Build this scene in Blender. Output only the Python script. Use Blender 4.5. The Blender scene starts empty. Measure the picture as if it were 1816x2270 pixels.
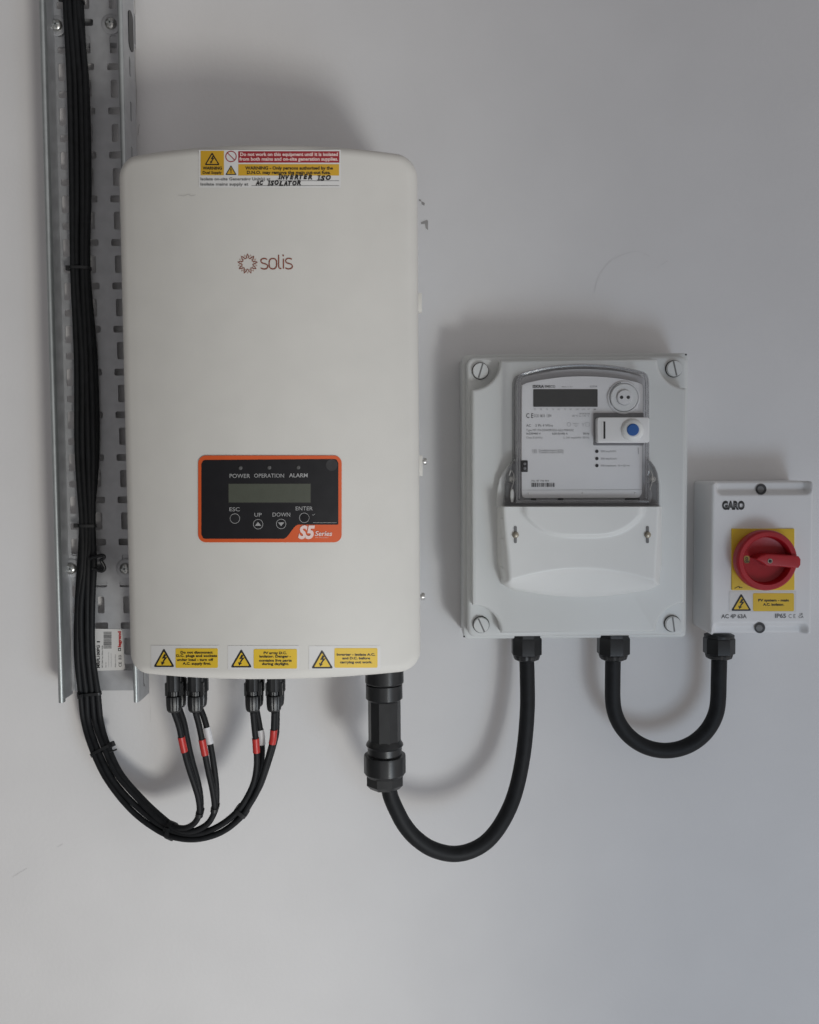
import bpy, bmesh, math, random
from mathutils import Vector, Matrix
random.seed(7)
S = bpy.context.scene
COL = S.collection
R = math.radians

# ------------------------------------------------------------------ camera
F_PX, W_PX, H_PX = 1967.0, 1816.0, 2270.0        # the photograph's geometry, in its own pixels
CAM = Vector((0.0, -1.165, 1.5))                 # wall is the plane y = 0
ROT = Matrix.Rotation(R(90 - 2.96), 3, 'X') @ Matrix.Rotation(R(-0.42), 3, 'Z')
cd = bpy.data.cameras.new('camera'); cam = bpy.data.objects.new('camera', cd); COL.objects.link(cam)
cam.matrix_world = Matrix.Translation(CAM) @ ROT.to_4x4()
cd.sensor_fit = 'HORIZONTAL'; cd.sensor_width = 36.0; cd.lens = 36.0 * F_PX / W_PX
cd.clip_start = 0.02; cd.clip_end = 50
S.camera = cam

# ------------------------------------------------------------------ light
w = bpy.data.worlds.new('World'); S.world = w; w.use_nodes = True
bg = w.node_tree.nodes['Background']
bg.inputs['Color'].default_value = (1.0, 0.962, 0.965, 1); bg.inputs['Strength'].default_value = 0.275

wt = w.node_tree; tcw = wt.nodes.new('ShaderNodeTexCoord')          # the room is lighter low down on the right, where its openings are
dot = wt.nodes.new('ShaderNodeVectorMath'); dot.operation = 'DOT_PRODUCT'; dot.inputs[1].default_value = (0.6, 0.0, -0.35)
wt.links.new(tcw.outputs['Generated'], dot.inputs[0])
mrw = wt.nodes.new('ShaderNodeMapRange'); mrw.inputs['From Min'].default_value = -0.695; mrw.inputs['From Max'].default_value = 0.695
mrw.inputs['To Min'].default_value = 0.005; mrw.inputs['To Max'].default_value = 0.56
wt.links.new(dot.outputs['Value'], mrw.inputs['Value']); wt.links.new(mrw.outputs['Result'], bg.inputs['Strength'])

def area(name, loc, target, size, power, color, size_y=None):
    l = bpy.data.lights.new(name, 'AREA'); l.energy = power; l.color = color
    l.shape = 'RECTANGLE' if size_y else 'DISK'; l.size = size
    if size_y: l.size_y = size_y
    o = bpy.data.objects.new(name, l); COL.objects.link(o); o.location = loc
    o.rotation_euler = (Vector(target) - Vector(loc)).to_track_quat('-Z', 'Y').to_euler()
    return o
area('low_window_lamp', (0.70, -1.30, 0.62), (0.10, 0.0, 1.25), 0.52, 4.0, (0.64, 0.81, 1.0))
sp = bpy.data.lights.new('doorway_lamp', 'SPOT'); sp.energy = 112.0; sp.color = (1.0, 0.975, 0.905)
sp.spot_size = R(180); sp.spot_blend = 0.13; sp.shadow_soft_size = 0.26
so = bpy.data.objects.new('doorway_lamp', sp); COL.objects.link(so); so.location = (1.0, -2.4, 0.05)
so.rotation_euler = Vector((-2.4, -0.75, 0.0)).to_track_quat('-Z', 'Y').to_euler()   # its light ends in an upright soft edge on the wall
S.view_settings.view_transform = 'Standard'; S.view_settings.look = 'None'
S.view_settings.exposure = 0.09; S.view_settings.gamma = 1.0
S.view_settings.use_curve_mapping = False

# ------------------------------------------------------------------ pixel -> place helpers
def U(px, py, d):
    v = ROT @ Vector(((px - W_PX/2)/F_PX, -(py - H_PX/2)/F_PX, -1.0))
    t = (-d - CAM.y) / v.y
    p = CAM + v*t
    return Vector((p.x, -d, p.z))
def plane(d): return lambda px, py, e=0.0: U(px, py, d) + Vector((0, -e, 0))
def span(x0, y0, x1, y1, d):
    ym, xm = (y0+y1)/2, (x0+x1)/2
    return U(x0, ym, d).x, U(x1, ym, d).x, U(xm, y1, d).z, U(xm, y0, d).z      # xl, xr, zb, zt
# crop helpers: readings taken in enlarged crops
def crop(ox, oy, s): return lambda cx, cy: (ox + cx/s, oy + cy/s)

# ------------------------------------------------------------------ materials
def mat(name, col, rough=0.5, metal=0.0, bump=0.0, bscale=200.0, var=0.0, vscale=6.0, spec=0.5, coat=0.0, detail=3.0):
    m = bpy.data.materials.new(name); m.use_nodes = True
    nt = m.node_tree; b = nt.nodes['Principled BSDF']
    b.inputs['Base Color'].default_value = (*col, 1); b.inputs['Roughness'].default_value = rough
    b.inputs['Metallic'].default_value = metal; b.inputs['Specular IOR Level'].default_value = spec
    b.inputs['Coat Weight'].default_value = coat
    tc = nt.nodes.new('ShaderNodeTexCoord')
    if var:
        n = nt.nodes.new('ShaderNodeTexNoise'); n.inputs['Scale'].default_value = vscale; n.inputs['Detail'].default_value = 5
        nt.links.new(tc.outputs['Object'], n.inputs['Vector'])
        r = nt.nodes.new('ShaderNodeMapRange'); r.inputs['From Min'].default_value = 0.3; r.inputs['From Max'].default_value = 0.7
        r.inputs['To Min'].default_value = 1 - var; r.inputs['To Max'].default_value = 1 + var
        nt.links.new(n.outputs['Fac'], r.inputs['Value'])
        mx = nt.nodes.new('ShaderNodeVectorMath'); mx.operation = 'SCALE'; mx.inputs[0].default_value = col
        nt.links.new(r.outputs['Result'], mx.inputs['Scale']); nt.links.new(mx.outputs['Vector'], b.inputs['Base Color'])
        r2 = nt.nodes.new('ShaderNodeMapRange'); r2.inputs['To Min'].default_value = rough*0.85; r2.inputs['To Max'].default_value = min(1, rough*1.15)
        nt.links.new(n.outputs['Fac'], r2.inputs['Value']); nt.links.new(r2.outputs['Result'], b.inputs['Roughness'])
    if bump:
        n = nt.nodes.new('ShaderNodeTexNoise'); n.inputs['Scale'].default_value = bscale; n.inputs['Detail'].default_value = detail
        nt.links.new(tc.outputs['Object'], n.inputs['Vector'])
        bp = nt.nodes.new('ShaderNodeBump'); bp.inputs['Strength'].default_value = bump; bp.inputs['Distance'].default_value = 0.001
        nt.links.new(n.outputs['Fac'], bp.inputs['Height']); nt.links.new(bp.outputs['Normal'], b.inputs['Normal'])
    return m
M = {
 'wall': mat('wall_paint', (0.74, 0.735, 0.735), 0.75, bump=0.22, bscale=190, var=0.022, vscale=9.0, spec=0.3, detail=6.0),
 'white': mat('powder_coated_white', (0.66, 0.648, 0.61), 0.5, bump=0.12, bscale=1100, var=0.018, vscale=30, spec=0.35),
 'grey': mat('light_grey_plastic', (0.645, 0.66, 0.65), 0.42, bump=0.08, bscale=700, var=0.012, vscale=25, spec=0.4),
 'iso': mat('isolator_grey_plastic', (0.77, 0.77, 0.77), 0.45, bump=0.10, bscale=800, var=0.012, vscale=25, spec=0.4),
 'cover': mat('terminal_cover_plastic', (0.745, 0.755, 0.74), 0.38, var=0.01, vscale=30, spec=0.45),
 'plate': mat('meter_plate_plastic', (0.75, 0.75, 0.745), 0.45, var=0.01, vscale=30, spec=0.3),
 'mgrey': mat('meter_case_grey', (0.20, 0.20, 0.205), 0.5, var=0.05, vscale=60),
 'black': mat('black_plastic', (0.011, 0.012, 0.013), 0.38, var=0.25, vscale=60, spec=0.5, bump=0.05, bscale=900),
 'cable': mat('black_cable_sheath', (0.010, 0.011, 0.0125), 0.58, var=0.3, vscale=90, spec=0.26, bump=0.15, bscale=500),
 'glossblack': mat('black_membrane', (0.010, 0.010, 0.012), 0.35, var=0.08, vscale=80, spec=0.4),
 'galv': mat('galvanised_steel', (0.46, 0.47, 0.485), 0.5, metal=0.5, var=0.08, vscale=70, bump=0.05, bscale=300),
 'lip': mat('galvanised_edge', (0.46, 0.49, 0.49), 0.45, metal=0.7, var=0.08, vscale=60),
 'zinc': mat('zinc_screw', (0.55, 0.55, 0.53), 0.3, metal=0.9, var=0.1, vscale=300),
 'yellow': mat('yellow_print', (0.76, 0.51, 0.03), 0.45, var=0.03, vscale=60),
 'amber': mat('amber_print', (0.62, 0.36, 0.025), 0.45, var=0.03, vscale=60),
 'redprint': mat('red_print', (0.33, 0.018, 0.028), 0.45, var=0.04, vscale=60),
 'ink': mat('black_ink', (0.016, 0.015, 0.015), 0.5, var=0.1, vscale=200),
 'greyink': mat('grey_ink', (0.17, 0.17, 0.17), 0.5, var=0.1, vscale=200),
 'paleink': mat('pale_grey_ink', (0.42, 0.42, 0.42), 0.5, var=0.1, vscale=200),
 'label': mat('white_label', (0.69, 0.685, 0.67), 0.45, var=0.015, vscale=60),
 'pinkwhite': mat('white_print', (0.80, 0.62, 0.58), 0.5, var=0.02, vscale=60),
 'silver': mat('silver_print', (0.33, 0.33, 0.33), 0.45, var=0.05, vscale=100),
 'orange': mat('orange_membrane', (0.66, 0.10, 0.02), 0.45, var=0.03, vscale=60),
 'logo': mat('brown_red_print', (0.22, 0.05, 0.025), 0.5, var=0.05, vscale=100),
 'logopale': mat('pale_brown_print', (0.40, 0.24, 0.18), 0.5, var=0.05, vscale=100),
 'lcd': mat('olive_display', (0.074, 0.081, 0.062), 0.35, var=0.05, vscale=90),
 'lcd2': mat('dark_display', (0.040, 0.041, 0.038), 0.3, var=0.04, vscale=90),
 'red': mat('red_plastic', (0.40, 0.010, 0.018), 0.42, var=0.06, vscale=60, spec=0.45),
 'redsleeve': mat('red_sleeve', (0.46, 0.025, 0.02), 0.4, var=0.06, vscale=150),
 'whitesleeve': mat('white_sleeve', (0.66, 0.67, 0.69), 0.45, var=0.03, vscale=150),
 'blue': mat('blue_plastic', (0.018, 0.10, 0.33), 0.35, var=0.04, vscale=90),
 'scuff': mat('grey_scuff', (0.36, 0.35, 0.34), 0.8, var=0.15, vscale=120),
 'smear': mat('faint_smear', (0.56, 0.55, 0.52), 0.6, var=0.05, vscale=120),
 'case': mat('meter_case', (0.47, 0.47, 0.475), 0.5, var=0.03, vscale=60),
 'holedark': mat('dark_screw_hole', (0.045, 0.045, 0.047), 0.6, var=0.2, vscale=200),
 'dullamber': mat('dull_amber', (0.30, 0.17, 0.03), 0.5, var=0.1, vscale=200),
 'hair': mat('faint_scratch', (0.685, 0.68, 0.68), 0.8, var=0.1, vscale=100),
 'film': mat('cloudy_film', (0.032, 0.032, 0.034), 0.3, var=0.15, vscale=120),
 'led': mat('grey_lens', (0.10, 0.10, 0.10), 0.2, var=0.05, vscale=120),
 'legred': mat('label_red', (0.50, 0.03, 0.03), 0.5, var=0.05, vscale=120),
 'brass': mat('dull_brass_screw', (0.36, 0.33, 0.27), 0.4, metal=0.8, var=0.1, vscale=300),
}
def clear(name, tint, gloss, alpha, rough=0.06):
    m = bpy.data.materials.new(name); m.use_nodes = True; nt = m.node_tree
    for n in list(nt.nodes):
        if n.type != 'OUTPUT_MATERIAL': nt.nodes.remove(n)
    out = [n for n in nt.nodes if n.type == 'OUTPUT_MATERIAL'][0]
    t = nt.nodes.new('ShaderNodeBsdfTransparent'); t.inputs['Color'].default_value = (*tint, 1)
    d = nt.nodes.new('ShaderNodeBsdfPrincipled'); d.inputs['Base Color'].default_value = (0.5, 0.5, 0.5, 1); d.inputs['Roughness'].default_value = 0.2
    g = nt.nodes.new('ShaderNodeBsdfGlossy'); g.inputs['Roughness'].default_value = rough
    fr = nt.nodes.new('ShaderNodeLayerWeight'); fr.inputs['Blend'].default_value = 0.25
    mr = nt.nodes.new('ShaderNodeMath'); mr.operation = 'MULTIPLY'; mr.inputs[1].default_value = gloss
    nt.links.new(fr.outputs['Facing'], mr.inputs[0])
    m1 = nt.nodes.new('ShaderNodeMixShader'); m1.inputs[0].default_value = alpha
    nt.links.new(t.outputs[0], m1.inputs[1]); nt.links.new(d.outputs[0], m1.inputs[2])
    m2 = nt.nodes.new('ShaderNodeMixShader'); nt.links.new(mr.outputs[0], m2.inputs[0])
    nt.links.new(m1.outputs[0], m2.inputs[1]); nt.links.new(g.outputs[0], m2.inputs[2])
    nt.links.new(m2.outputs[0], out.inputs['Surface'])
    return m
M['clear'] = clear('clear_cover', (0.96, 0.96, 0.97), 0.6, 0.03)
M['clearrim'] = clear('clear_cover_rim', (0.80, 0.80, 0.81), 0.6, 0.22, 0.15)

# ------------------------------------------------------------------ mesh helpers (world coordinates in, root-relative out)
OFF = {}
def thing(name, label, cat, loc, group=None):
    o = bpy.data.objects.new(name, None); COL.objects.link(o); o.location = loc; o.empty_display_size = 0.05
    o['label'] = label; o['category'] = cat
    if group: o['group'] = group
    OFF[o.name] = Vector(loc); return o
class MB:
    def __init__(s): s.v = []; s.f = []
    def add(s, vs, fs):
        k = len(s.v); s.v += [Vector(v) for v in vs]; s.f += [[i+k for i in f] for f in fs]; return s
def obj(name, mb, m, parent=None, ang=35, label=None, smooth=True):
    me = bpy.data.meshes.new(name)
    off = OFF[parent.name] if parent else Vector((0, 0, 0))
    me.from_pydata([tuple(v - off) for v in mb.v], [], mb.f); me.validate(); me.update()
    bm = bmesh.new(); bm.from_mesh(me); bmesh.ops.recalc_face_normals(bm, faces=bm.faces); bm.to_mesh(me); bm.free()
    if smooth:
        me.polygons.foreach_set('use_smooth', [True]*len(me.polygons)); me.set_sharp_from_angle(angle=R(ang))
    me.materials.append(M[m] if isinstance(m, str) else m)
    o = bpy.data.objects.new(name, me); COL.objects.link(o)
    if parent: o.parent = parent
    if label: o['label'] = label
    OFF[o.name] = off; return o

def box(mb, x0, x1, y0, y1, z0, z1):
    v = [(x0,y0,z0),(x1,y0,z0),(x1,y1,z0),(x0,y1,z0),(x0,y0,z1),(x1,y0,z1),(x1,y1,z1),(x0,y1,z1)]
    return mb.add(v, [[0,1,2,3],[4,7,6,5],[0,4,5,1],[1,5,6,2],[2,6,7,3],[3,7,4,0]])
def chain(w, h, Rr, n):            # top chain of a rounded rectangle, left to right (the bottom one mirrors it)
    pts = []
    for i in range(n+1):
        a = math.pi - i/n*math.pi/2; pts.append((-w + Rr + Rr*math.cos(a), h - Rr + Rr*math.sin(a)))
    for i in range(1, 24):
        pts.append((-w + Rr + (2*w-2*Rr)*i/24, h))
    for i in range(n+1):
        a = math.pi/2 - i/n*math.pi/2; pts.append((w - Rr + Rr*math.cos(a), h - Rr + Rr*math.sin(a)))
    return pts
def rslab(mb, cx, cz, w, h, Rr, r, back, front, draft=0.0, n=8, nr=6, bow=0.0):
    """rounded slab; back/front are distances from the wall, bow lowers the sides of the front face"""
    def fd(x):
        if not bow: return front
        rad = (w*w + bow*bow)/(2*bow); return front - (rad - math.sqrt(max(rad*rad - x*x, 0)))
    loops = []
    loops.append([(x, back, z) for x, z in chain(w+draft, h+draft, Rr+draft, n)])
    for i in range(nr+1):
        a = i/nr*math.pi/2; s = r*(1-math.cos(a)); dd = r*(1-math.sin(a))
        loops.append([(x, fd(x) - dd, z) for x, z in chain(w-s, h-s, max(Rr-s, 0.0004), n)])
    k = len(loops[0]); vs = []; fs = []
    for lp in loops:
        vs += [(cx+x, -d, cz+z) for x, d, z in lp] + [(cx+x, -d, cz-z) for x, d, z in reversed(lp)]
    N = 2*k
    for l in range(len(loops)-1):
        for i in range(N):
            fs.append([l*N+i, l*N+(i+1) % N, (l+1)*N+(i+1) % N, (l+1)*N+i])
    L = (len(loops)-1)*N
    for base in (0, L):
        for i in range(k-1): fs.append([base+i, base+i+1, base+N-2-i, base+N-1-i])
    return mb.add(vs, fs)
def tube(mb, pts, r, n=12, caps=True):
    pts = [Vector(p) for p in pts]; m = len(pts)
    rr = r if isinstance(r, (list, tuple)) else [r]*m
    tang = []
    for i in range(m): tang.append((pts[min(i+1, m-1)] - pts[max(i-1, 0)]).normalized())
    u = tang[0].cross(Vector((0, 1, 0)));
    if u.length < 1e-3: u = tang[0].cross(Vector((1, 0, 0)))
    u.normalize(); vs = []; fs = []
    for i in range(m):
        u = (u - tang[i]*u.dot(tang[i])).normalized(); b = tang[i].cross(u)
        vs += [pts[i] + (u*math.cos(2*math.pi*j/n) + b*math.sin(2*math.pi*j/n))*rr[i] for j in range(n)]
    for i in range(m-1):
        for j in range(n): fs.append([i*n+j, i*n+(j+1) % n, (i+1)*n+(j+1) % n, (i+1)*n+j])
    if caps: fs += [list(range(n)), [(m-1)*n+j for j in range(n)]]
    return mb.add(vs, fs)
def spline(pts, per=8):            # Catmull-Rom
    P = [Vector(p) for p in pts]; P = [P[0]*2 - P[1]] + P + [P[-1]*2 - P[-2]]; out = []
    for i in range(1, len(P)-2):
        a, b, c, d = P[i-1], P[i], P[i+1], P[i+2]
        for k in range(per):
            t = k/per
            out.append(0.5*((2*b) + (c-a)*t + (2*a-5*b+4*c-d)*t*t + (3*b-a-3*c+d)*t*t*t))
    out.append(P[-2]); return out
def lathe(mb, o, axis, prof, n=32, phase=0.0, rib=None):
    """prof: list of (radius, distance along axis)"""
    o = Vector(o); a = Vector(axis).normalized(); u = a.cross(Vector((0, 0, 1)))
    if u.length < 1e-3: u = a.cross(Vector((1, 0, 0)))
    u.normalize(); b = a.cross(u); vs = []; fs = []
    for r, h in prof:
        for j in range(n):
            t = 2*math.pi*j/n + phase; q = r*(rib(j) if rib else 1)
            vs.append(o + a*h + (u*math.cos(t) + b*math.sin(t))*q)
    for i in range(len(prof)-1):
        for j in range(n): fs.append([i*n+j, i*n+(j+1) % n, (i+1)*n+(j+1) % n, (i+1)*n+j])
    fs += [list(range(n)), [(len(prof)-1)*n+j for j in range(n)]]
    return mb.add(vs, fs)
def prism(mb, pts, front, back, bev=0.0, seg=3, draft=0.0):
    """pts: (x, z) outline; bevelled front rim"""
    bm = bmesh.new(); vs = [bm.verts.new((x, -front, z)) for x, z in pts]; f = bm.faces.new(vs)
    ret = bmesh.ops.extrude_face_region(bm, geom=[f])
    nv = [g for g in ret['geom'] if isinstance(g, bmesh.types.BMVert)]
    for v in nv: v.co.y = -back
    rim = [e for e in bm.edges if all(abs(v.co.y + front) < 1e-7 for v in e.verts)]
    if bev: bmesh.ops.bevel(bm, geom=rim, offset=bev, segments=seg, profile=0.5, affect='EDGES', clamp_overlap=True)
    bm.verts.index_update()
    mb.add([v.co.copy() for v in bm.verts], [[v.index for v in f.verts] for f in bm.faces]); bm.free(); return mb
def rr(x0, y0, x1, y1, r, n=6):    # rounded rectangle outline in pixels
    o = []
    for cx, cy, a0 in ((x1-r, y0+r, -90), (x1-r, y1-r, 0), (x0+r, y1-r, 90), (x0+r, y0+r, 180)):
        for i in range(n+1):
            a = R(a0 + 90*i/n); o.append((cx + r*math.cos(a), cy + r*math.sin(a)))
    return o
def circ(cx, cy, r, n=28): return [(cx + r*math.cos(2*math.pi*i/n), cy + r*math.sin(2*math.pi*i/n)) for i in range(n)]
# flat print: everything in photo pixels, laid on a surface by mp(px, py, lift)
def poly(mb, pts, mp, e):
    return mb.add([mp(x, y, e) for x, y in pts], [list(range(len(pts)))])
def cols(mb, top, bot, x0, x1, mp, e, n=24):
    vs = []; fs = []
    for i in range(n+1):
        x = x0 + (x1-x0)*i/n; vs += [mp(x, top(x), e), mp(x, bot(x), e)]
    for i in range(n): fs.append([2*i, 2*i+1, 2*i+3, 2*i+2])
    return mb.add(vs, fs)
def rrcols(mb, x0, y0, x1, y1, r, mp, e, n=40):
    def dy(x):
        if x < x0+r: q = x0+r-x
        elif x > x1-r: q = x-(x1-r)
        else: return 0.0
        return r - math.sqrt(max(r*r - q*q, 0))
    xs = [x0 + r*(1-math.cos(math.pi/2*i/6)) for i in range(7)] if r else [x0]
    xe = [x1 - r*(1-math.cos(math.pi/2*i/6)) for i in range(6, -1, -1)] if r else [x1]
    xs = xs + [xs[-1] + (xe[0]-xs[-1])*i/n for i in range(1, n)] + xe
    vs = []; fs = []
    for x in xs: vs += [mp(x, y0+dy(x), e), mp(x, y1-dy(x), e)]
    for i in range(len(xs)-1): fs.append([2*i, 2*i+1, 2*i+3, 2*i+2])
    return mb.add(vs, fs)
def stroke(mb, pts, wd, mp, e, closed=False):
    n = len(pts); vs = []; fs = []
    wds = wd if isinstance(wd, (list, tuple)) else [wd]*n
    for i in range(n):
        a = pts[(i-1) % n] if (closed or i > 0) else pts[0]; b = pts[(i+1) % n] if (closed or i < n-1) else pts[-1]
        dx, dy = b[0]-a[0], b[1]-a[1]; L = math.hypot(dx, dy) or 1; nx, ny = -dy/L*wds[i]/2, dx/L*wds[i]/2
        vs += [mp(pts[i][0]+nx, pts[i][1]+ny, e), mp(pts[i][0]-nx, pts[i][1]-ny, e)]
    for i in range(n if closed else n-1):
        j = (i+1) % n; fs.append([2*i, 2*i+1, 2*j+1, 2*j])
    return mb.add(vs, fs)
def sp2(pts, per=6): return [(p.x, p.y) for p in spline([(x, y, 0) for x, y in pts], per)]
_tc = {}
def glyphs(s, bold, shear=0.0):
    key = (s, bold, shear)
    if key not in _tc:
        c = bpy.data.curves.new('t', 'FONT'); c.body = s; c.size = 1; c.offset = bold; c.resolution_u = 3; c.shear = shear
        o = bpy.data.objects.new('t', c); COL.objects.link(o)
        dg = bpy.context.evaluated_depsgraph_get(); me = bpy.data.meshes.new_from_object(o.evaluated_get(dg))
        _tc[key] = ([(v.co.x, v.co.y) for v in me.vertices], [list(p.vertices) for p in me.polygons])
        bpy.data.objects.remove(o); bpy.data.curves.remove(c); bpy.data.meshes.remove(me)
    return _tc[key]
CAPH = max(y for x, y in glyphs('H', 0.0)[0])
def text(mb, s, x0, x1, ycap, ybase, mp, e, bold=0.012, shear=0.0, skew=0.0):
    """fit the string between x0 and x1 with capitals from ycap to ybase (photo pixels); skew: rise in px over the line"""
    vs, fs = glyphs(s, bold, shear)
    if not vs: return mb
    a = min(v[0] for v in vs); b = max(v[0] for v in vs); out = []
    for x, y in vs:
        px = x0 + (x-a)/(b-a)*(x1-x0); py = ybase - y/CAPH*(ybase-ycap) + skew*(x-a)/(b-a); out.append(mp(px, py, e))
    return mb.add(out, fs)
def textv(mb, s, yb, yt, xcap, xbase, mp, e, bold=0.012):      # reads upwards
    vs, fs = glyphs(s, bold); a = min(v[0] for v in vs); b = max(v[0] for v in vs)
    return mb.add([mp(xbase - y/CAPH*(xbase-xcap), yb + (x-a)/(b-a)*(yt-yb), e) for x, y in vs], fs)
def tri_out(ax, ay, bx0, bx1, by, rad):
    P = [Vector((ax, ay)), Vector((bx1, by)), Vector((bx0, by))]; out = []
    for i in range(3):
        p, a, b = P[i], P[i-1], P[(i+1) % 3]; da = (a-p).normalized(); db = (b-p).normalized()
        for t in (0, .25, .5, .75, 1):
            q = (p+da*rad)*(1-t)**2 + p*2*t*(1-t) + (p+db*rad)*t*t; out.append((q.x, q.y))
    return out
BOLT = [(0.52,0.30),(0.40,0.56),(0.52,0.53),(0.42,0.74),(0.35,0.70),(0.40,0.90),(0.54,0.76),(0.47,0.755),(0.66,0.46),(0.54,0.49),(0.60,0.36)]
def warn_triangle(parent, ax, ay, bx0, bx1, by, mp, e, ym='yellow', mark='bolt'):
    w_ = bx1-bx0
    t = obj('warning_triangle', poly(MB(), tri_out(ax, ay, bx0, bx1, by, w_*.10), mp, e), 'ink', parent, smooth=False)
    k = w_*0.075; h = by-ay
    y = obj('triangle_field', poly(MB(), tri_out(ax, ay+k*2.1, bx0+k*1.75, bx1-k*1.75, by-k, w_*.05), mp, e+.0002), ym, parent, smooth=False)
    mb = MB()
    if mark == 'bolt': poly(mb, [(bx0 + u*w_, ay + v*h) for u, v in BOLT], mp, e+.0004)
    else:
        xm = (bx0+bx1)/2; poly(mb, [(xm-w_*.055, ay+h*.36), (xm+w_*.055, ay+h*.36), (xm+w_*.03, ay+h*.68), (xm-w_*.03, ay+h*.68)], mp, e+.0004)
        poly(mb, circ(xm, ay+h*.79, w_*.045, 12), mp, e+.0004)
    obj('warning_symbol', mb, 'ink', parent, smooth=False)
def hexprof(mb, o, axis, prof, sides=6, ph=0.0, ch=0.93):      # facetted body
    return lathe(mb, o, axis, prof, sides, ph)

# ------------------------------------------------------------------ wall
mb = MB(); box(mb, -2.2, 2.2, 0.0, 0.12, 0.0, 3.2)
wall = obj('wall', mb, 'wall', smooth=False); wall['kind'] = 'structure'
wp = plane(0.0)
def scuff(pts_list, wd, m='scuff', name='scuff_mark'):
    mb = MB()
    for p in pts_list: stroke(mb, p, wd, wp, 0.0004)
    return obj(name, mb, m, wall, smooth=False)
mb = MB(); poly(mb, [(929,441),(934,443),(933,447),(929,445)], wp, .0004); poly(mb, [(934,446),(942,450),(941,456),(935,453)], wp, .0004); obj('scuff_mark', mb, 'scuff', wall, smooth=False)
mb = MB(); poly(mb, [(933,493),(947,487),(949,490),(949,510),(944,506),(942,496),(934,497)], wp, .0004); obj('scuff_mark', mb, 'scuff', wall, smooth=False)
scuff([sp2([(1318,648),(1326,615),(1350,582),(1385,563),(1415,558),(1440,568)], 6), [(1455,595),(1480,578)]], 0.9, 'hair', 'scratch')
scuff([[(128,1878),(140,1871)], [(28,1945),(60,1925)]], 0.9, 'hair', 'scratch')
scuff([sp2([(299,0),(301,80),(300,140),(303,220),(300,300),(302,350)], 5), [(306,300),(309,275)]], 0.8, 'scuff', 'paint_crack')
scuff([sp2([(331,1480),(332,1530),(334,1575),(334,1600)], 4)], 0.9, 'hair', 'paint_crack')

# ------------------------------------------------------------------ cable tray
TB, TL = 0.016, 0.060               # base plate and lip, distances from the wall
yb = 1557
xl, xr = U(131, yb, TL).x, U(307, yb, TL).x
zb = U(219, yb, TL).z; zt = U(160, -140, TL).z
tray = thing('cable_tray', 'perforated galvanised steel cable tray running up the wall left of the white inverter', 'cable tray', ((xl+xr)/2, 0, zb))
def sheet(outer, holes, d_front, th):
    """flat sheet with real holes, outline in (x, z), thickness th"""
    c = bpy.data.curves.new('s', 'CURVE'); c.dimensions = '2D'; c.fill_mode = 'BOTH'; c.extrude = th/2
    for p in [outer] + holes:
        s = c.splines.new('POLY'); s.points.add(len(p)-1); s.use_cyclic_u = True
        for i, q in enumerate(p): s.points[i].co = (q[0], q[1], 0, 1)
    o = bpy.data.objects.new('s', c); COL.objects.link(o)
    dg = bpy.context.evaluated_depsgraph_get(); me = bpy.data.meshes.new_from_object(o.evaluated_get(dg))
    mb = MB().add([(v.co.x, v.co.y, v.co.z) for v in me.vertices], [list(p.vertices) for p in me.polygons])
    bpy.data.objects.remove(o); bpy.data.curves.remove(c); bpy.data.meshes.remove(me); return mb
def slot(cx, cz, w_, h_, r_=0.0022): return [(cx+x, cz+z) for x, z in rr(-w_/2, -h_/2, w_/2, h_/2, min(r_, w_/2.05, h_/2.05), 3)]
mm = (U(300, 1200, TB).x - U(200, 1200, TB).x)/100       # metres per photo pixel at the base plate
cR, cC, cL = U(281, 1340, TB).x, U(224.5, 1340, TB).x, U(165, 1213, TB).x
zV = U(225, 1525, TB).z; per = (U(225, 1155, TB).z - zV)/4
holes = []
for i in range(-1, 18):
    for cx, off in ((cR, 0.0), (cC, 0.0), (cL, -0.5)):
        zz = zV + per*(i+off) - (0.012*0 if off == 0 else 0.0065)
        for kind in (0, 1):
            z = zz + (per/2 if kind else 0)
            wd, ht = ((15*mm, 38*mm) if kind == 0 else (29*mm, 15*mm))
            if z - ht/2 < zb + .006 or z + ht/2 > zt - .004: continue
            xa_, xb_ = max(cx-wd/2, xl+.004), min(cx+wd/2, xr-.004)
            h_ = slot((xa_+xb_)/2, z, xb_-xa_, ht)
            holes.append(h_)
t_ = 0.0012
mb = sheet([(xl, zb+.004), (xr, zb+.004), (xr, zt), (xl, zt)], holes, TB, t_)
mb.v = [Vector((v.x, -TB + v.z, v.y)) for v in mb.v]
obj('base_plate', mb, 'galv', tray, smooth=False)
for sx, x in ((1, xl), (-1, xr)):                        # folded side with slots and a rolled lip
    hs = []
    z = zb + .026
    while sx < 0 and z < zt - .03:
        hs.append(slot(-(TB+0.020), z, .007, .024)); z += per
    mb = sheet([(-TL, zb), (-TB+.0006, zb), (-TB+.0006, zt), (-TL, zt)], hs, 0, t_)
    mb.v = [Vector((x + v.z, v.x, v.y)) for v in mb.v]
    fl = obj('side_flange', mb, 'galv', tray, smooth=False)
    lp = MB(); q = []
    for i in range(9):
        a = math.pi*i/8; q.append((x + sx*(0.0029 - 0.0029*math.cos(a)), -TL - 0.0026*math.sin(a)))
    q += [(x + sx*.0058, -TL + .006), (x + sx*.0048, -TL + .006)] + [(x + sx*(0.0029 - 0.0019*math.cos(math.pi*i/8)), -TL - 0.0016*math.sin(math.pi*i/8)) for i in range(8, -1, -1)]
    n = len(q); lp.add([(a, b, zz) for zz in (zb, zt) for a, b in q], [[i, (i+1) % n, n+(i+1) % n, n+i] for i in range(n)] + [list(range(n)), list(range(n, 2*n))])
    obj('rolled_lip', lp, 'lip', tray, ang=40)
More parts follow.
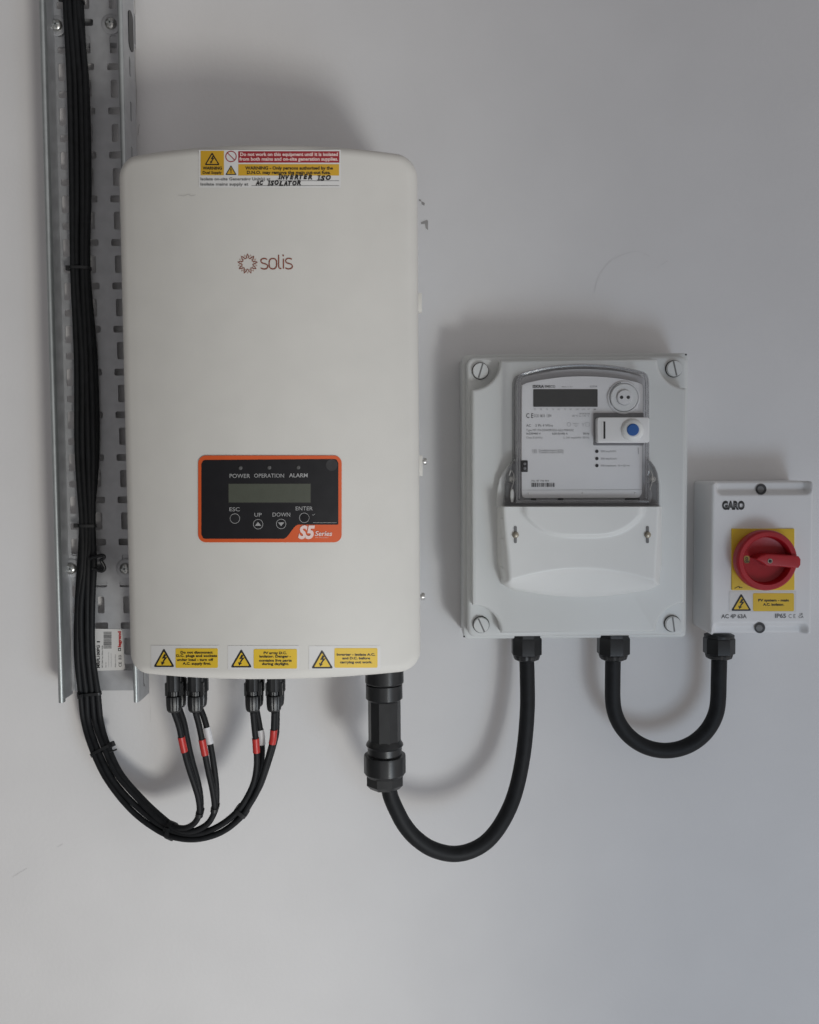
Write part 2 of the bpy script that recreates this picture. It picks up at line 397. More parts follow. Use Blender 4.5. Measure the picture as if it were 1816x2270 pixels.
def screw_on_washer(px, py, tilt):
    p = U(px, py, TB + t_/2); mb = MB(); r = 12.5*mm
    wsh = lathe(MB(), p, (0, -1, 0), [(21*mm, 0), (21*mm, .0014), (20*mm, .0018), (r*.8, .0018)], 28)
    mbs = lathe(MB(), p + Vector((0, -.0018, 0)), (0, -1, 0), [(r*1.02, 0), (r, .0015), (r*.8, .0034), (r*.45, .0046), (r*.1, .005)], 24)
    s = obj('screw', mbs, 'zinc', tray)
    obj('washer', wsh, 'galv', s)
    cr = MB(); y = p.y - .0018 - .0046
    for a in (tilt, tilt+90):
        c_, s_ = math.cos(R(a)), math.sin(R(a)); L, h = r*.62, r*.13
        cr.add([(p.x + u*c_ - v*s_, y - dy, p.z + u*s_ + v*c_) for dy in (-.001, .0007) for u, v in ((-L,-h),(L,-h),(L,h),(-L,h))],
               [[0,1,2,3],[4,5,6,7],[0,1,5,4],[1,2,6,5],[2,3,7,6],[3,0,4,7]])
    obj('cross_recess', cr, 'lip', s, smooth=False)
screw_on_washer(127, 58, 20); screw_on_washer(247, 54, 5); screw_on_washer(159, 1260, 35); screw_on_washer(279, 1260, 12)
gz0, gz1 = U(290, 106, .04).z, U(290, 16, .04).z; gm = MB(); gy = rr(.022, gz0, .040, gz1, .0088, 6)
ng = len(gy); gm.add([(xr + dx, -y, z) for dx in (-.0004, .0016) for y, z in gy], [list(range(ng)), list(range(ng, 2*ng))] + [[i, (i+1) % ng, ng+(i+1) % ng, ng+i] for i in range(ng)])
obj('dark_slot_patch', gm, 'black', tray, smooth=False)  # black plate standing in for the shaded inside of a long flange slot
# maker's label stuck on the tray
C4 = crop(80, 1150, 4.79); lm = plane(TB + t_/2)
def c4(*a): return C4(*a)
pts = [c4(600,1178), c4(612,1168), c4(900,1172), c4(915,1186), c4(945,1590), c4(930,1606), c4(600,1616)]
lab = obj('maker_label', poly(MB(), pts, lm, .0005), 'label', tray, smooth=False)
mb = MB(); y = 1200.0; rnd = random.Random(3)
while y < 1375:
    t = rnd.choice([2.5, 4, 6]); poly(mb, [c4(718, y), c4(803, y-1), c4(805, y+t-1), c4(720, y+t)], lm, .0008); y += t + rnd.choice([2.5, 3.5, 5])
obj('barcode', mb, 'greyink', lab, smooth=False)
mb = MB()
x0, yy0 = c4(683, 1580); x1, yy1 = c4(672, 1340)
def tv(s, cy0, cy1, cx0, cx1, m, b=.02):
    a = c4(cx0, cy0); d = c4(cx1, cy1); obj('lettering', textv(MB(), s, a[1], d[1], a[0], d[0], lm, .0008, b), m, lab, smooth=False)
tv('MRFL100PG', 1582, 1342, 648, 678, 'ink', .03); tv('1', 1312, 1300, 650, 680, 'ink', .03)
tv('MT Cable Tray 100mm Wide', 1578, 1345, 700, 712, 'greyink', .02); tv('3m Lg', 1578, 1520, 738, 748, 'greyink')
tv('supplied length 3m', 1575, 1415, 768, 776, 'paleink'); tv('manufactured UK', 1575, 1425, 795, 803, 'paleink'); tv('Medium return flange', 1575, 1440, 838, 850, 'paleink')
tv('legrand', 1362, 1195, 872, 902, 'legred', .05); tv('CE', 1572, 1520, 880, 910, 'ink', .0); tv('UK CA', 1495, 1445, 878, 908, 'greyink', .02)
q = MB(); poly(q, [c4(872,1372), c4(904,1372), c4(905,1404), c4(873,1404)], lm, .0008); obj('logo_square', q, 'ink', lab, smooth=False)
q = MB(); poly(q, [c4(880,1380), c4(897,1380), c4(898,1396), c4(881,1396)], lm, .001); obj('logo_square', q, 'label', lab, smooth=False)

# strut channels behind the tray
def strut(py, label, x_end):
    z = U(200, py, 0.010).z; xa, xb = xl - .012, x_end; h = .0205
    t = thing('support_channel', label, 'steel channel', ((xa+xb)/2, 0, z), 'channels fixed to the wall behind the cable tray')
    mb = MB(); d = TB - t_/2 - .0004
    box(mb, xa, xb, -.0025, -.0003, z-h, z+h); box(mb, xa, xb, -d, -.0026, z-h, z-h+.0025); box(mb, xa, xb, -d, -.0026, z+h-.0025, z+h)
    box(mb, xa, xb, -d, -d+.002, z-h+.0026, z-h+.011); box(mb, xa, xb, -d, -d+.002, z+h-.011, z+h-.0026)
    obj('channel', mb, 'galv', t, smooth=False)
strut(62, 'steel support channel crossing behind the top of the cable tray', xr - .002)
strut(1262, 'steel support channel crossing behind the bottom of the cable tray', xr - .002)

# ------------------------------------------------------------------ inverter
IE, IC = 0.200, 0.240               # front face at its sides and at its middle, from the wall
ixl, ixr = U(276, 915, IE-.008).x, U(929, 915, IE-.008).x
izt = U(575, 318, IC-.006).z; izb = U(575, 1508, IC-.006).z
icx, icz, iw, ih = (ixl+ixr)/2, (izt+izb)/2, (ixr-ixl)/2, (izt-izb)/2
BOW = IC - IE; IRAD = (iw*iw + BOW*BOW)/(2*BOW)
def idep(x): return IC - (IRAD - math.sqrt(IRAD*IRAD - min((x-icx)**2, iw*iw)))
def imap(px, py, e=0.0):
    d = IC - .01
    for _ in range(5): p = U(px, py, d); d = idep(p.x)
    return Vector((p.x, -d - e, p.z))
inv = thing('solar_inverter', 'tall white wall-mounted solar inverter with orange-framed black control panel and warning stickers', 'inverter', (icx, 0, icz))
obj('front_cover', rslab(MB(), icx, icz, iw, ih, .022, .012, .075, IC, draft=-.003, n=10, nr=8, bow=BOW), 'white', inv, ang=60)
obj('rear_body', rslab(MB(), icx, icz+.005, iw-.014, ih-.03, .006, .004, .012, .080, n=4, nr=3), 'galv', inv)
obj('wall_bracket', rslab(MB(), icx, icz+.09, iw-.05, .06, .004, .002, .0005, .0125, n=3, nr=2), 'lip', inv)
# side lugs and screws peeping out on the right
def lug(x0, y0, x1, y1, d):
    a, b, c_, d_ = span(x0, y0, x1, y1, d); mb = MB(); rslab(mb, (ixr-.006+b)/2, (c_+d_)/2, (b-ixr+.006)/2, (d_-c_)/2, .0008, .0006, d-.012, d, n=2, nr=2)
    obj('side_lug', mb, 'white', inv)
def side_screw(px, py, d):
    p = U(px, py, d); mb = MB(); lathe(mb, (ixr-.008, -d, p.z), (1, 0, 0), [(.0022, 0), (.0022, p.x-ixr+.008), (.0042, p.x-ixr+.008), (.0042, p.x-ixr+.0102), (.0033, p.x-ixr+.0118)], 14)
    obj('side_screw', mb, 'zinc', inv)
lug(926, 649, 935.5, 691, .155); lug(926, 1009, 937, 1055, .150); side_screw(939, 1023, .145); side_screw(934.5, 1322, .150)
# DC sockets below
DF, DB = 0.112, 0.090
conn_px = [386, 433.5, 561, 608]
def socket_at(px, d):
    p = U(px, 1530, DF); x = p.x
    top = izb + .004; z0 = U(px, 1532, DF).z; r = 17.5/1.865/1000*.98
    mb = MB(); lathe(mb, (x, -d, top), (0, 0, -1), [(r*.9, 0), (r*.95, .006), (r*.95, top-z0-.001), (r*.75, top-z0)], 20, rib=lambda j: 1.0 if j % 5 else .93)
    o = obj('dc_socket', mb, 'black', inv, ang=25)
    for s in (-1, 1):
        lt = MB(); box(lt, x+s*r*.9-.0018, x+s*r*.9+.0018, -d-.0035, -d+.0035, z0-.005, z0+.010); obj('latch', lt, 'black', o, smooth=False)
for px in conn_px: socket_at(px, DF)
for px in conn_px: socket_at(px, DB)
px0 = U(852.5, 1500, .112)
mb = MB(); lathe(mb, (px0.x, -.112, izb+.004), (0, 0, -1), [(.0232, 0), (.0234, (izb+.004)-U(852, 1511, .112).z), (.0222, (izb+.004)-U(852, 1514, .112).z)], 32, rib=lambda j: 1.0 if j % 4 else .965)
obj('ac_socket', mb, 'black', inv, ang=25)

# --- sunburst logo and name
L6 = crop(500, 540, 9.583)
def ring_star(mb, n, ph, ro, ri, wd, e):
    cx, cy = 473, 432; pts = []
    for i in range(n*12):
        a = 2*math.pi*i/(n*12); q = abs((i/12.0) % 1 - .5)*2      # 1 at tip
        r = ri + (ro-ri)*(q**1.7); pts.append(L6(cx + r*math.sin(a+ph), cy - r*math.cos(a+ph)))
    return stroke(mb, pts, wd, imap, e, True)
lg = obj('sun_logo', ring_star(MB(), 9, 0.0, 213, 112, 1.6, .0006), 'logo', inv, smooth=False)
obj('sun_logo_rays', ring_star(MB(), 9, math.pi/9, 205, 122, 0.9, .0004), 'logopale', lg, smooth=False)
mb = MB(); sw = 2.5
def ls(pts, per=6): stroke(mb, [L6(*p) for p in sp2(pts, per)], sw, imap, .0006)
ls([(888,340),(850,322),(800,322),(762,345),(757,380),(780,412),(830,428),(880,448),(902,480),(890,520),(850,540),(800,540),(752,520)])
ls([(1010,320),(970,328),(938,365),(930,430),(938,495),(970,533),(1010,540),(1050,533),(1082,495),(1090,430),(1082,365),(1050,328),(1010,320)])
ls([(1132,242),(1132,350),(1134,480),(1150,525),(1190,532)]); ls([(1235,325),(1235,430),(1235,535)])
poly(mb, [L6(*p) for p in circ(1228, 255, 18, 14)], imap, .0006)
ls([(1412,335),(1370,318),(1320,320),(1288,343),(1283,380),(1305,410),(1355,427),(1402,446),(1424,480),(1412,518),(1370,538),(1320,538),(1275,518)])
obj('brand_lettering', mb, 'logo', inv, smooth=False)

# --- top label
T5 = crop(420, 310, 4.79)
def trect(mb, x0, y0, x1, y1, e, r=0): a = T5(x0, y0); b = T5(x1, y1); return rrcols(mb, a[0], a[1], b[0], b[1], r, imap, e, 20)
tl = obj('dual_supply_label', trect(MB(), 100, 106, 1608, 508, .0003), 'label', inv, smooth=False, label='white warning label with red and amber banners and handwriting')
obj('amber_square', trect(MB(), 120, 117, 368, 377, .0005), 'amber', tl, smooth=False)
obj('red_banner', trect(MB(), 520, 122, 1593, 243, .0005), 'redprint', tl, smooth=False)
obj('amber_banner', trect(MB(), 520, 259, 1590, 380, .0005), 'amber', tl, smooth=False)
def tt(s, x0, x1, yc, yb_, m, b=.03, par=None, skew=0.0, e=.0008):
    a = T5(x0, yc); c = T5(x1, yb_); obj('lettering', text(MB(), s, a[0], c[0], a[1], c[1], imap, e, b, skew=skew), m, par or tl, smooth=False)
tt('Do not work on this equipment until it is isolated', 540, 1578, 138, 172, 'pinkwhite'); tt('from both mains and on-site generation supplies.', 532, 1580, 188, 222, 'pinkwhite')
tt('WARNING - Only persons authorised by the', 594, 1525, 285, 317, 'ink'); tt('D.N.O. may remove the main cut-out fuse.', 612, 1500, 332, 364, 'ink')
tt('WARNING', 143, 348, 288, 317, 'ink', .035); tt('Dual Supply', 143, 345, 336, 362, 'ink', .025)
tt('Isolate on-site Generating Unit(s) at', 120, 862, 403, 432, 'greyink', .02); tt('Isolate mains supply at', 120, 628, 458, 487, 'greyink', .02)
mb = MB()
for (x0, x1, y) in ((870, 1592, 436), (660, 1592, 488)): stroke(mb, [T5(x0 + (x1-x0)*i/16, y) for i in range(17)], .9, imap, .0007)
obj('ruled_line', mb, 'greyink', tl, smooth=False)
warn_triangle(tl, *T5(243, 133), T5(163, 0)[0], T5(325, 0)[0], T5(0, 270)[1], imap, .0008, 'amber')
warn_triangle(tl, *T5(443, 270), T5(383, 0)[0], T5(504, 0)[0], T5(0, 374)[1], imap, .0006, 'amber', 'bang')
mb = MB(); c5 = T5(443, 178); stroke(mb, circ(*c5, 11.6, 32), 2.0, imap, .0006, True); stroke(mb, [T5(405, 140), T5(481, 216)], 1.9, imap, .0008)
obj('prohibition_sign', mb, 'redprint', tl, smooth=False)
rnd = random.Random(11); mb = MB()
def hand(s, x0, x1, yc, yb_):
    wds = [0.45 if c in 'I' else 1.0 for c in s]; tot = sum(wds); x = x0
    for c, wd in zip(s, wds):
        dx = (x1-x0)*wd/tot
        if c != ' ':
            j = rnd.uniform(-5, 5); a = T5(x, yc+j); b = T5(x+dx*.93, yb_+j)
            if c == 'I':
                xm = (a[0]+b[0])/2
                stroke(mb, [(xm+1, a[1]), (xm-.6, b[1])], 2.4, imap, .001); stroke(mb, [(a[0], a[1]), (b[0]+1, a[1]-.5)], 2.0, imap, .0011); stroke(mb, [(a[0]-1, b[1]), (b[0], b[1]-.5)], 2.0, imap, .0012)
            else: text(mb, c, a[0], b[0], a[1], b[1], imap, .001, .06, .25)
        x += dx
hand('INVERTER', 950, 1310, 374, 420); hand('ISO', 1365, 1508, 384, 430); hand('AC', 705, 790, 442, 484); hand('ISOLATOR', 838, 1190, 438, 484)
obj('handwriting', mb, 'ink', tl, smooth=False)

# --- control panel
D7 = crop(420, 990, 4.79)
def drect(x0, y0, x1, y1, r, e, n=24): a = D7(x0, y0); b = D7(x1, y1); return rrcols(MB(), a[0], a[1], b[0], b[1], r, imap, e, n)
a = D7(92, 92); b = D7(1620, 1018)
pan = thing_pan = obj('control_panel', drect(95, 95, 1618, 1016, 17, .0010, 40), 'orange', inv, smooth=False)
def btop(x): 
    x0_, x1_ = D7(130, 0)[0], D7(1583, 0)[0]; r = 9.0; base = D7(0, 143)[1] + (D7(0, 132)[1]-D7(0, 143)[1])*(x-x0_)/(x1_-x0_)
    q = max(x0_+r-x, x-(x1_-r), 0); return base + r - math.sqrt(max(r*r-q*q, 0))
def bbot(x):
    cx = (x-420)*4.79; r = 9.0; x0_, x1_ = D7(130, 0)[0], D7(1583, 0)[0]
    if cx < 1000: y = 978
    elif cx < 1160:
        t = (cx-1000)/160; y = 978 + (828-978)*(t*t*(3-2*t))
    else: y = 828
    yy = D7(0, y)[1]; q = max(x0_+r-x, x-(x1_-6)-3 if x > x1_-3 else 0, 0); return yy - (r - math.sqrt(max(r*r-q*q, 0)))
obj('black_membrane', cols(MB(), btop, bbot, D7(130, 0)[0], D7(1583, 0)[0], imap, .0013, 90), 'glossblack', pan, smooth=False)
def rect_at(x0, y0, x1, y1, m, nm, e=.0016, r=0): return obj(nm, drect(x0, y0, x1, y1, r, e, 16), m, pan, smooth=False)
rect_at(414, 388, 1294, 600, 'ink', 'display_bezel', .0015); rect_at(420, 395, 1288, 592, 'lcd', 'display', .0018)
def dt(s, x0, x1, yc, yb_, m='silver', b=.006, shear=0.0): 
    a = D7(x0, yc); c = D7(x1, yb_); obj('lettering', text(MB(), s, a[0], c[0], a[1], c[1], imap, .0017, b, shear), m, pan, smooth=False)
dt('POWER', 430, 648, 290, 332); dt('OPERATION', 690, 1008, 288, 328); dt('ALARM', 1060, 1258, 285, 325, b=.018)
dt('ESC', 428, 538, 645, 685); dt('UP', 693, 770, 703, 742); dt('DOWN', 886, 1073, 700, 741); dt('ENTER', 1131, 1312, 636, 676)
for x, y in ((545, 226), (850, 222), (1158, 220)):
    p = D7(x, y); q = imap(*p); mb = MB(); lathe(mb, q + Vector((0, -.0012, 0)), (0, -1, 0), [(.0022, 0), (.002, .0006), (.0012, .0012)], 16); obj('indicator_lens', mb, 'led', pan)
for x, y, up in ((487, 763, 0), (733, 823, 1), (977, 820, -1), (1222, 755, 0)):
    p = D7(x, y); q = imap(*p); mb = MB(); stroke(mb, circ(*p, 10.6, 36), 1.15, imap, .0019, True)
    bt = MB(); lathe(bt, q + Vector((0, -.0012, 0)), (0, -1, 0), [(.0050, 0), (.0047, .0005), (.002, .0006)], 28)
    k = obj('push_button', bt, 'glossblack', pan); obj('button_ring', mb, 'silver', k, smooth=False) if False else None
    o = obj('button_ring', mb, 'silver', pan, smooth=False)
    if up:
        h = up*5.0; mb = MB(); poly(mb, [(p[0]-7, p[1]+h*.7), (p[0]+7, p[1]+h*.7), (p[0], p[1]-h)], imap, .0021); obj('arrow_mark', mb, 'silver', pan, smooth=False)
dt('S5', 1158, 1335, 845, 972, 'pinkwhite', .045, .22); dt('Series', 1335, 1518, 897, 946, 'pinkwhite', .02, .2); dt('PV Inverter', 1338, 1480, 960, 969, 'pinkwhite', .0, .2)
# protective film not yet peeled
mb = MB(); poly(mb, [D7(*p) for p in circ(1513, 196, 62, 30) if p[0] < 1578], imap, .0016); obj('protective_film', mb, 'film', pan, smooth=False)
mb = MB(); stroke(mb, [D7(1315+250*i/8, 806+(2 if i % 2 else 0)) for i in range(9)], .9, imap, .0018); stroke(mb, [D7(1305, 722), D7(1318, 728), D7(1336, 712)], .9, imap, .0018)
obj('film_crease', mb, 'silver', pan, smooth=False)

obj('smudge', stroke(MB(), sp2([(396,433),(408,434),(418,431),(424,434),(434,432)], 4), [1, 1.4, 1.8, 2.2, 2.4, 2.2, 2, 1.8, 2, 2.4, 2.2, 2, 1.8, 1.6, 1.4, 1.2, 1][:17], imap, .0003), 'smear', inv, smooth=False)
# --- bottom stickers
B8 = crop(320, 1420, 3.194)
def sticker(parent, cr, mp, bgr, tri, yel, lines, label, rad=3.0, eb=.0003):
    a = cr(bgr[0], bgr[1]); b = cr(bgr[2], bgr[3])
    st = obj('warning_sticker', rrcols(MB(), a[0], a[1], b[0], b[1], .6, mp, eb, 16), 'label', parent, smooth=False, label=label)
    ax, ay = cr(tri[0], tri[1]); x0 = cr(tri[2], 0)[0]; x1 = cr(tri[3], 0)[0]; by = cr(0, tri[4])[1]
    warn_triangle(st, ax, ay, x0, x1, by, mp, eb+.0003)
    a = cr(yel[0], yel[1]); b = cr(yel[2], yel[3])
    obj('yellow_field', rrcols(MB(), a[0], a[1], b[0], b[1], rad, mp, eb+.0003, 14), 'yellow', st, smooth=False)
    for s, x0, x1, yc, yb_ in lines:
        a = cr(x0, yc); c = cr(x1, yb_); obj('lettering', text(MB(), s, a[0], c[0], a[1], c[1], mp, eb+.0006, .034), 'ink', st, smooth=False)
sticker(inv, B8, imap, (48, 34, 532, 202), (140, 53, 66, 216, 187), (222, 55, 522, 193),
        [('Do not disconnect', 258, 486, 75, 91), ('D.C. plugs and sockets', 228, 516, 99, 115), ('under load - turn off', 233, 490, 127, 143), ('A.C. supply first.', 273, 474, 154, 170)], 'sticker reading Do not disconnect')
sticker(inv, B8, imap, (592, 36, 1098, 206), (688, 58, 611, 764, 190), (775, 60, 1082, 198),
        [('PV array D.C.', 846, 1010, 79, 95), ('isolator. Danger -', 816, 1040, 103, 119), ('contains live parts', 813, 1045, 132, 148), ('during daylight.', 834, 1025, 156, 172)], 'sticker reading PV array')
sticker(inv, B8, imap, (1166, 38, 1672, 206), (1259, 62, 1183, 1339, 197), (1347, 53, 1652, 192),
        [('Inverter - isolate A.C.', 1364, 1635, 90, 106), ('and D.C. before', 1403, 1600, 116, 132), ('carrying out work.', 1387, 1615, 144, 160)], 'sticker reading isolate A.C. and D.C.')

# ------------------------------------------------------------------ solar cables
bund = [(-130,158,24),(0,160,26),(100,167,32),(200,173,34),(400,177,36),(595,177,30),(800,187,36),(1000,191,36),(1165,194,28),(1250,194,27),(1350,188,32),(1450,189,35),(1537,199,38)]
tails = {
 0: [(186,1600),(206,1665),(238,1730),(290,1795),(345,1838),(390,1857),(440,1860),(490,1847),(530,1818),(555,1782),(571,1752),(586,1707),(602,1651),(606,1625),(608.5,1579)],
 1: [(197,1600),(217,1662),(250,1728),(300,1785),(350,1825),(395,1845),(440,1848),(485,1833),(522,1806),(544,1775),(560,1740),(567,1700),(566.5,1655),(564,1620),(562,1579)],
 2: [(211,1600),(230,1655),(258,1715),(305,1770),(352,1815),(392,1838),(425,1843),(455,1832),(470,1812),(473,1790),(468,1756),(460,1717),(449,1657),(440,1608),(434.5,1579)],
 3: [(224,1600),(240,1655),(268,1715),(315,1770),(355,1808),(385,1831),(408,1836),(428,1828),(439,1812),(440,1797),(436,1772),(427,1743),(413,1697),(403,1651),(396,1612),(388,1579)],
}
names = {3: 'first', 2: 'second', 1: 'third', 0: 'fourth'}
RC = 0.0037; PATHS = {}
for row in (0, 1):                  # 0 the front row of plugs, 1 the row behind
    for k in (3, 2, 1, 0):
        P = []
        rn = random.Random(k*7+row)
        for (y, c, wd) in bund:
            t = (k-1.5)/3; d = TB + .0045 + (RC*2.05 if row == 0 else 0.0) + rn.uniform(-.0008, .0022)
            p = U(c + t*wd*(.92 if row else 1.0) + (rn.uniform(-2.6, 2.6) if y < 1500 else rn.uniform(-1.2, 1.2)) + ((4.5 if y < 1100 else -2.0) if row else 0), y, d); P.append(p)
        tl_ = tails[k]; dT = DF if row == 0 else DB; n = len(tl_)
        for i, (x, y) in enumerate(tl_):
            s = i/(n-1); s2 = s*s*(3-2*s); d0 = TB + .0045 + (RC*2.05 if row == 0 else 0.0)
            mid = 0.095 if row == 0 else 0.087
            d = d0 + (mid-d0)*min(1, s/.45) + (dT-mid)*max(0, (s-.45)/.55)
            x += (7.5 if row == 1 and k in (1, 2) else 2.0 if row == 1 else 0)*max(0, 1 - abs(s-.84)/.22)
            q = U(x, y, DF if s > .75 else (d + (DF-d)*max(0, (s-.45)/.3) if s > .45 else d)); P.append(Vector((q.x, -d, q.z)))
        end = P[-1]; X = U(conn_px[3-k], 1579, DF).x; P[-1] = Vector((X, -dT, end.z))
        col = ('red' if row == 0 else 'white') + ' sleeve'
        lab_ = ('black solar cable with a red sleeve, %s from the left under the inverter' % names[k]) if row == 0 else \
               ('black solar cable half hidden behind the %s red-sleeved cable counted from the left' % names[k])
        t = thing('solar_cable', lab_, 'cable', tuple(P[-1]), 'black solar cables plugged into the bottom of the inverter')
        path = spline(P, 7); PATHS[(row, k)] = path; obj('sheath', tube(MB(), path, RC, 12), 'cable', t)
        # coloured sleeve
        if not (row == 1 and k in (3, 0)):
            ys = {(0,3):(1634,1671),(0,2):(1640,1677),(0,1):(1638,1673),(0,0):(1619,1652),(1,2):(1612,1650),(1,1):(1618,1652)}[(row, k)]
            z1, z0 = U(480, ys[0], dT).z, U(480, ys[1], dT).z
            seg = [p for p in spline(P, 24)[-24*9:] if z0 <= p.z <= z1]
            if len(seg) > 2: obj('red_sleeve' if row == 0 else 'white_sleeve', tube(MB(), seg, RC+.0007, 14), 'redsleeve' if row == 0 else 'whitesleeve', t)
        # plug: ribbed cap nut
        z0 = U(500, 1541, DF).z; z1 = U(500, 1578, DF).z; L = z0-z1; r = .0093
        mb = MB(); lathe(mb, (X, -dT, z0), (0, 0, -1), [(r*.72, -.006), (r*.72, 0), (r*.97, .0006), (r, .002), (r*.98, L*.55), (r*.9, L*.85), (r*.72, L*.97), (r*.45, L)], 36,
                         rib=lambda j: .94 if j % 4 == 0 else 1.0)
        obj('plug_nut', mb, 'black', t, ang=22)

# ------------------------------------------------------------------ cable ties
def project(p):
    v = ROT.transposed() @ (p - CAM); return (W_PX/2 + F_PX*v.x/-v.z, H_PX/2 - F_PX*v.y/-v.z)
def hull(pts):
    pts = sorted(set((round(a, 6), round(b, 6)) for a, b in pts)); out = []
    for seq in (pts, pts[::-1]):
        h = []
        for p in seq:
            while len(h) > 1 and (h[-1][0]-h[-2][0])*(p[1]-h[-2][1]) - (h[-1][1]-h[-2][1])*(p[0]-h[-2][0]) <= 0: h.pop()
            h.append(p)
        out += h[:-1]
    return out
ALL = [(r_, k_) for r_ in (0, 1) for k_ in range(4)]
def tie(label, px, py, which, width=.0036, head=None, hs=1.0, tail=None):
    """a band drawn tight round the named cables where they pass the given point; head: direction round the band in degrees"""
    pts = []; tg = Vector((0, 0, 0))
    for q in which:
        path = PATHS[q]; i = min(range(2, len(path)-2), key=lambda i: (project(path[i])[0]-px)**2 + (project(path[i])[1]-py)**2)
        pts.append(path[i]); tg += (path[i+2]-path[i-2]).normalized()
    tg.normalize(); c = sum(pts, Vector((0, 0, 0)))/len(pts); side = Vector((0, 1, 0)).cross(tg)
    if side.x < 0: side = -side
    side.normalize(); out = side.cross(tg).normalized()
    if out.y > 0: out = -out
    q2 = []
    for p in pts:
        d = p - c; a, b = d.dot(side), d.dot(out)
        q2 += [(a + (RC+.0003)*math.cos(2*math.pi*j/14), b + (RC+.0003)*math.sin(2*math.pi*j/14)) for j in range(14)]
    h = hull(q2); n = len(h)
    t = thing('cable_tie', label, 'cable tie', tuple(c), 'black cable ties round the solar cables')
    vs = []; fs = []
    for a, b in h:
        L = math.hypot(a, b)
        for th, wd in ((-.0004, -.5), (.0010, -.5), (.0010, .5), (-.0004, .5)): vs.append(c + side*(a*(1+th/L)) + out*(b*(1+th/L)) + tg*wd*width)
    for i in range(n):
        j = (i+1) % n
        for q in range(4): fs.append([i*4+q, i*4+(q+1) % 4, j*4+(q+1) % 4, j*4+q])
    obj('band', MB().add(vs, fs), 'black', t, ang=40)
    if head is not None:
        u = (math.cos(R(head)), math.sin(R(head))); m = max(h, key=lambda p: p[0]*u[0]+p[1]*u[1]); rr_ = m[0]*u[0]+m[1]*u[1] + .0022*hs
        e1 = side*u[0] + out*u[1]; e2 = side*-u[1] + out*u[0]; hc = c + e1*rr_
        v = [hc + e1*x*.0026*hs + e2*y*.0024*hs + tg*z*.0026*hs for z in (-1, 1) for x, y in ((-1,-1),(1,-1),(1,1),(-1,1))]
        obj('head', MB().add(v, [[0,1,2,3],[4,5,6,7],[0,1,5,4],[1,2,6,5],[2,3,7,6],[3,0,4,7]]), 'black', t, smooth=False)
    if tail: obj('tail', tube(MB(), spline([U(x, y, dd) for x, y, dd in tail], 5), .0011, 8), 'black', t)
tie('black cable tie round the cables at the very top of the tray', 160, 4, ALL, head=165)
tie('black cable tie with its head sticking out left beside the inverter logo', 177, 592, ALL, head=172, hs=1.15)
tie('black cable tie round the tray cables level with the control panel buttons', 194, 1166, ALL, head=170)
tie('black cable tie at the bottom end of the cable tray', 199, 1538, ALL, head=120)
tie('black cable tie with square head and stub pointing right below the tray', 222, 1664, ALL, head=15, hs=1.2, tail=[(243,1667,.055),(252,1664,.056),(259,1661,.056)])
tie('thick black cable tie at the lowest bend where all solar cables meet', 381, 1834, ALL, width=.0058, head=75)
tie('small black cable tie joining the first pair of cables above the bend', 439, 1800, [(0, 3), (1, 3)], width=.0045)
tie('small black cable tie joining the second pair of cables above the bend', 473, 1789, [(0, 2), (1, 2)], width=.0045)
tie('small black cable tie joining the third and fourth cables right of the bend', 540, 1800, [(0, 0), (1, 0), (0, 1), (1, 1)], width=.005)
curl = thing('cable_tie', 'curled black cable tie end poking out right of the cables between the lower tray screws', 'cable tie', tuple(U(222, 1245, .04)), 'black cable ties round the solar cables')
obj('tail', tube(MB(), spline([U(x, y, dd) for x, y, dd in [(200,1238,.034),(214,1234,.040),(226,1231,.044),(231,1233,.045),(230,1238,.043),(224,1242,.040),(229,1251,.038),(232,1260,.036),(227,1266,.035),(217,1264,.034),(205,1260,.033)]], 5), .0022, 8), 'black', curl)

# ------------------------------------------------------------------ AC cable with its big plug
AD = .112
ac = thing('power_cable', 'thick black power cable looping from the inverter plug up to the meter box', 'cable', tuple(U(852, 1745, AD)))
A5 = crop(760, 1480, 7.185)
xc = U(852.5, 1600, AD).x
def zz(cy): return U(852.5, A5(0, cy)[1], AD).z
kk = 1/(7.185*1.865*1000)           # crop pixels to metres at that distance
def turned(name, prof, m='black', n=40, rib=None, ang=28, ph=0.0):
    z0 = zz(prof[0][1]); mb = MB(); lathe(mb, (xc, -AD, z0), (0, 0, -1), [(r*kk, z0-zz(cy)) for r, cy in prof], n, ph, rib)
    return obj(name, mb, m, ac, ang=ang)
turned('plug_ring', [(270, 255), (296, 262), (298, 480), (250, 520)], rib=lambda j: .97 if j % 10 == 0 else 1.0)
turned('plug_body', [(262, 515), (262, 1195)], n=10, ang=20, ph=.3)
turned('plug_collar', [(252, 1140), (296, 1205), (303, 1225), (285, 1250), (278, 1262), (278, 1380)])
turned('plug_nut', [(300, 1372), (333, 1385), (338, 1420), (338, 1660), (300, 1712)], rib=lambda j: .965 if j % 8 == 0 else 1.0)
turned('clamp_hex', [(312, 1705), (312, 1840), (250, 1905)], n=8, ang=20, ph=.39)
acp = [(860,1735,AD),(866,1765,AD),(880,1798,AD),(897,1829,.111),(922,1858,.109),(958,1882,.106),(1002,1893,.102),(1044,1886,.097),(1083,1862,.090),(1116,1818,.081),(1142,1758,.07),(1160,1674,.062),(1169,1579,.056),(1169,1500,.052),(1167.5,1455,.05)]
obj('sheath', tube(MB(), spline([U(*p) for p in acp], 10), .0095, 24), 'cable', ac)

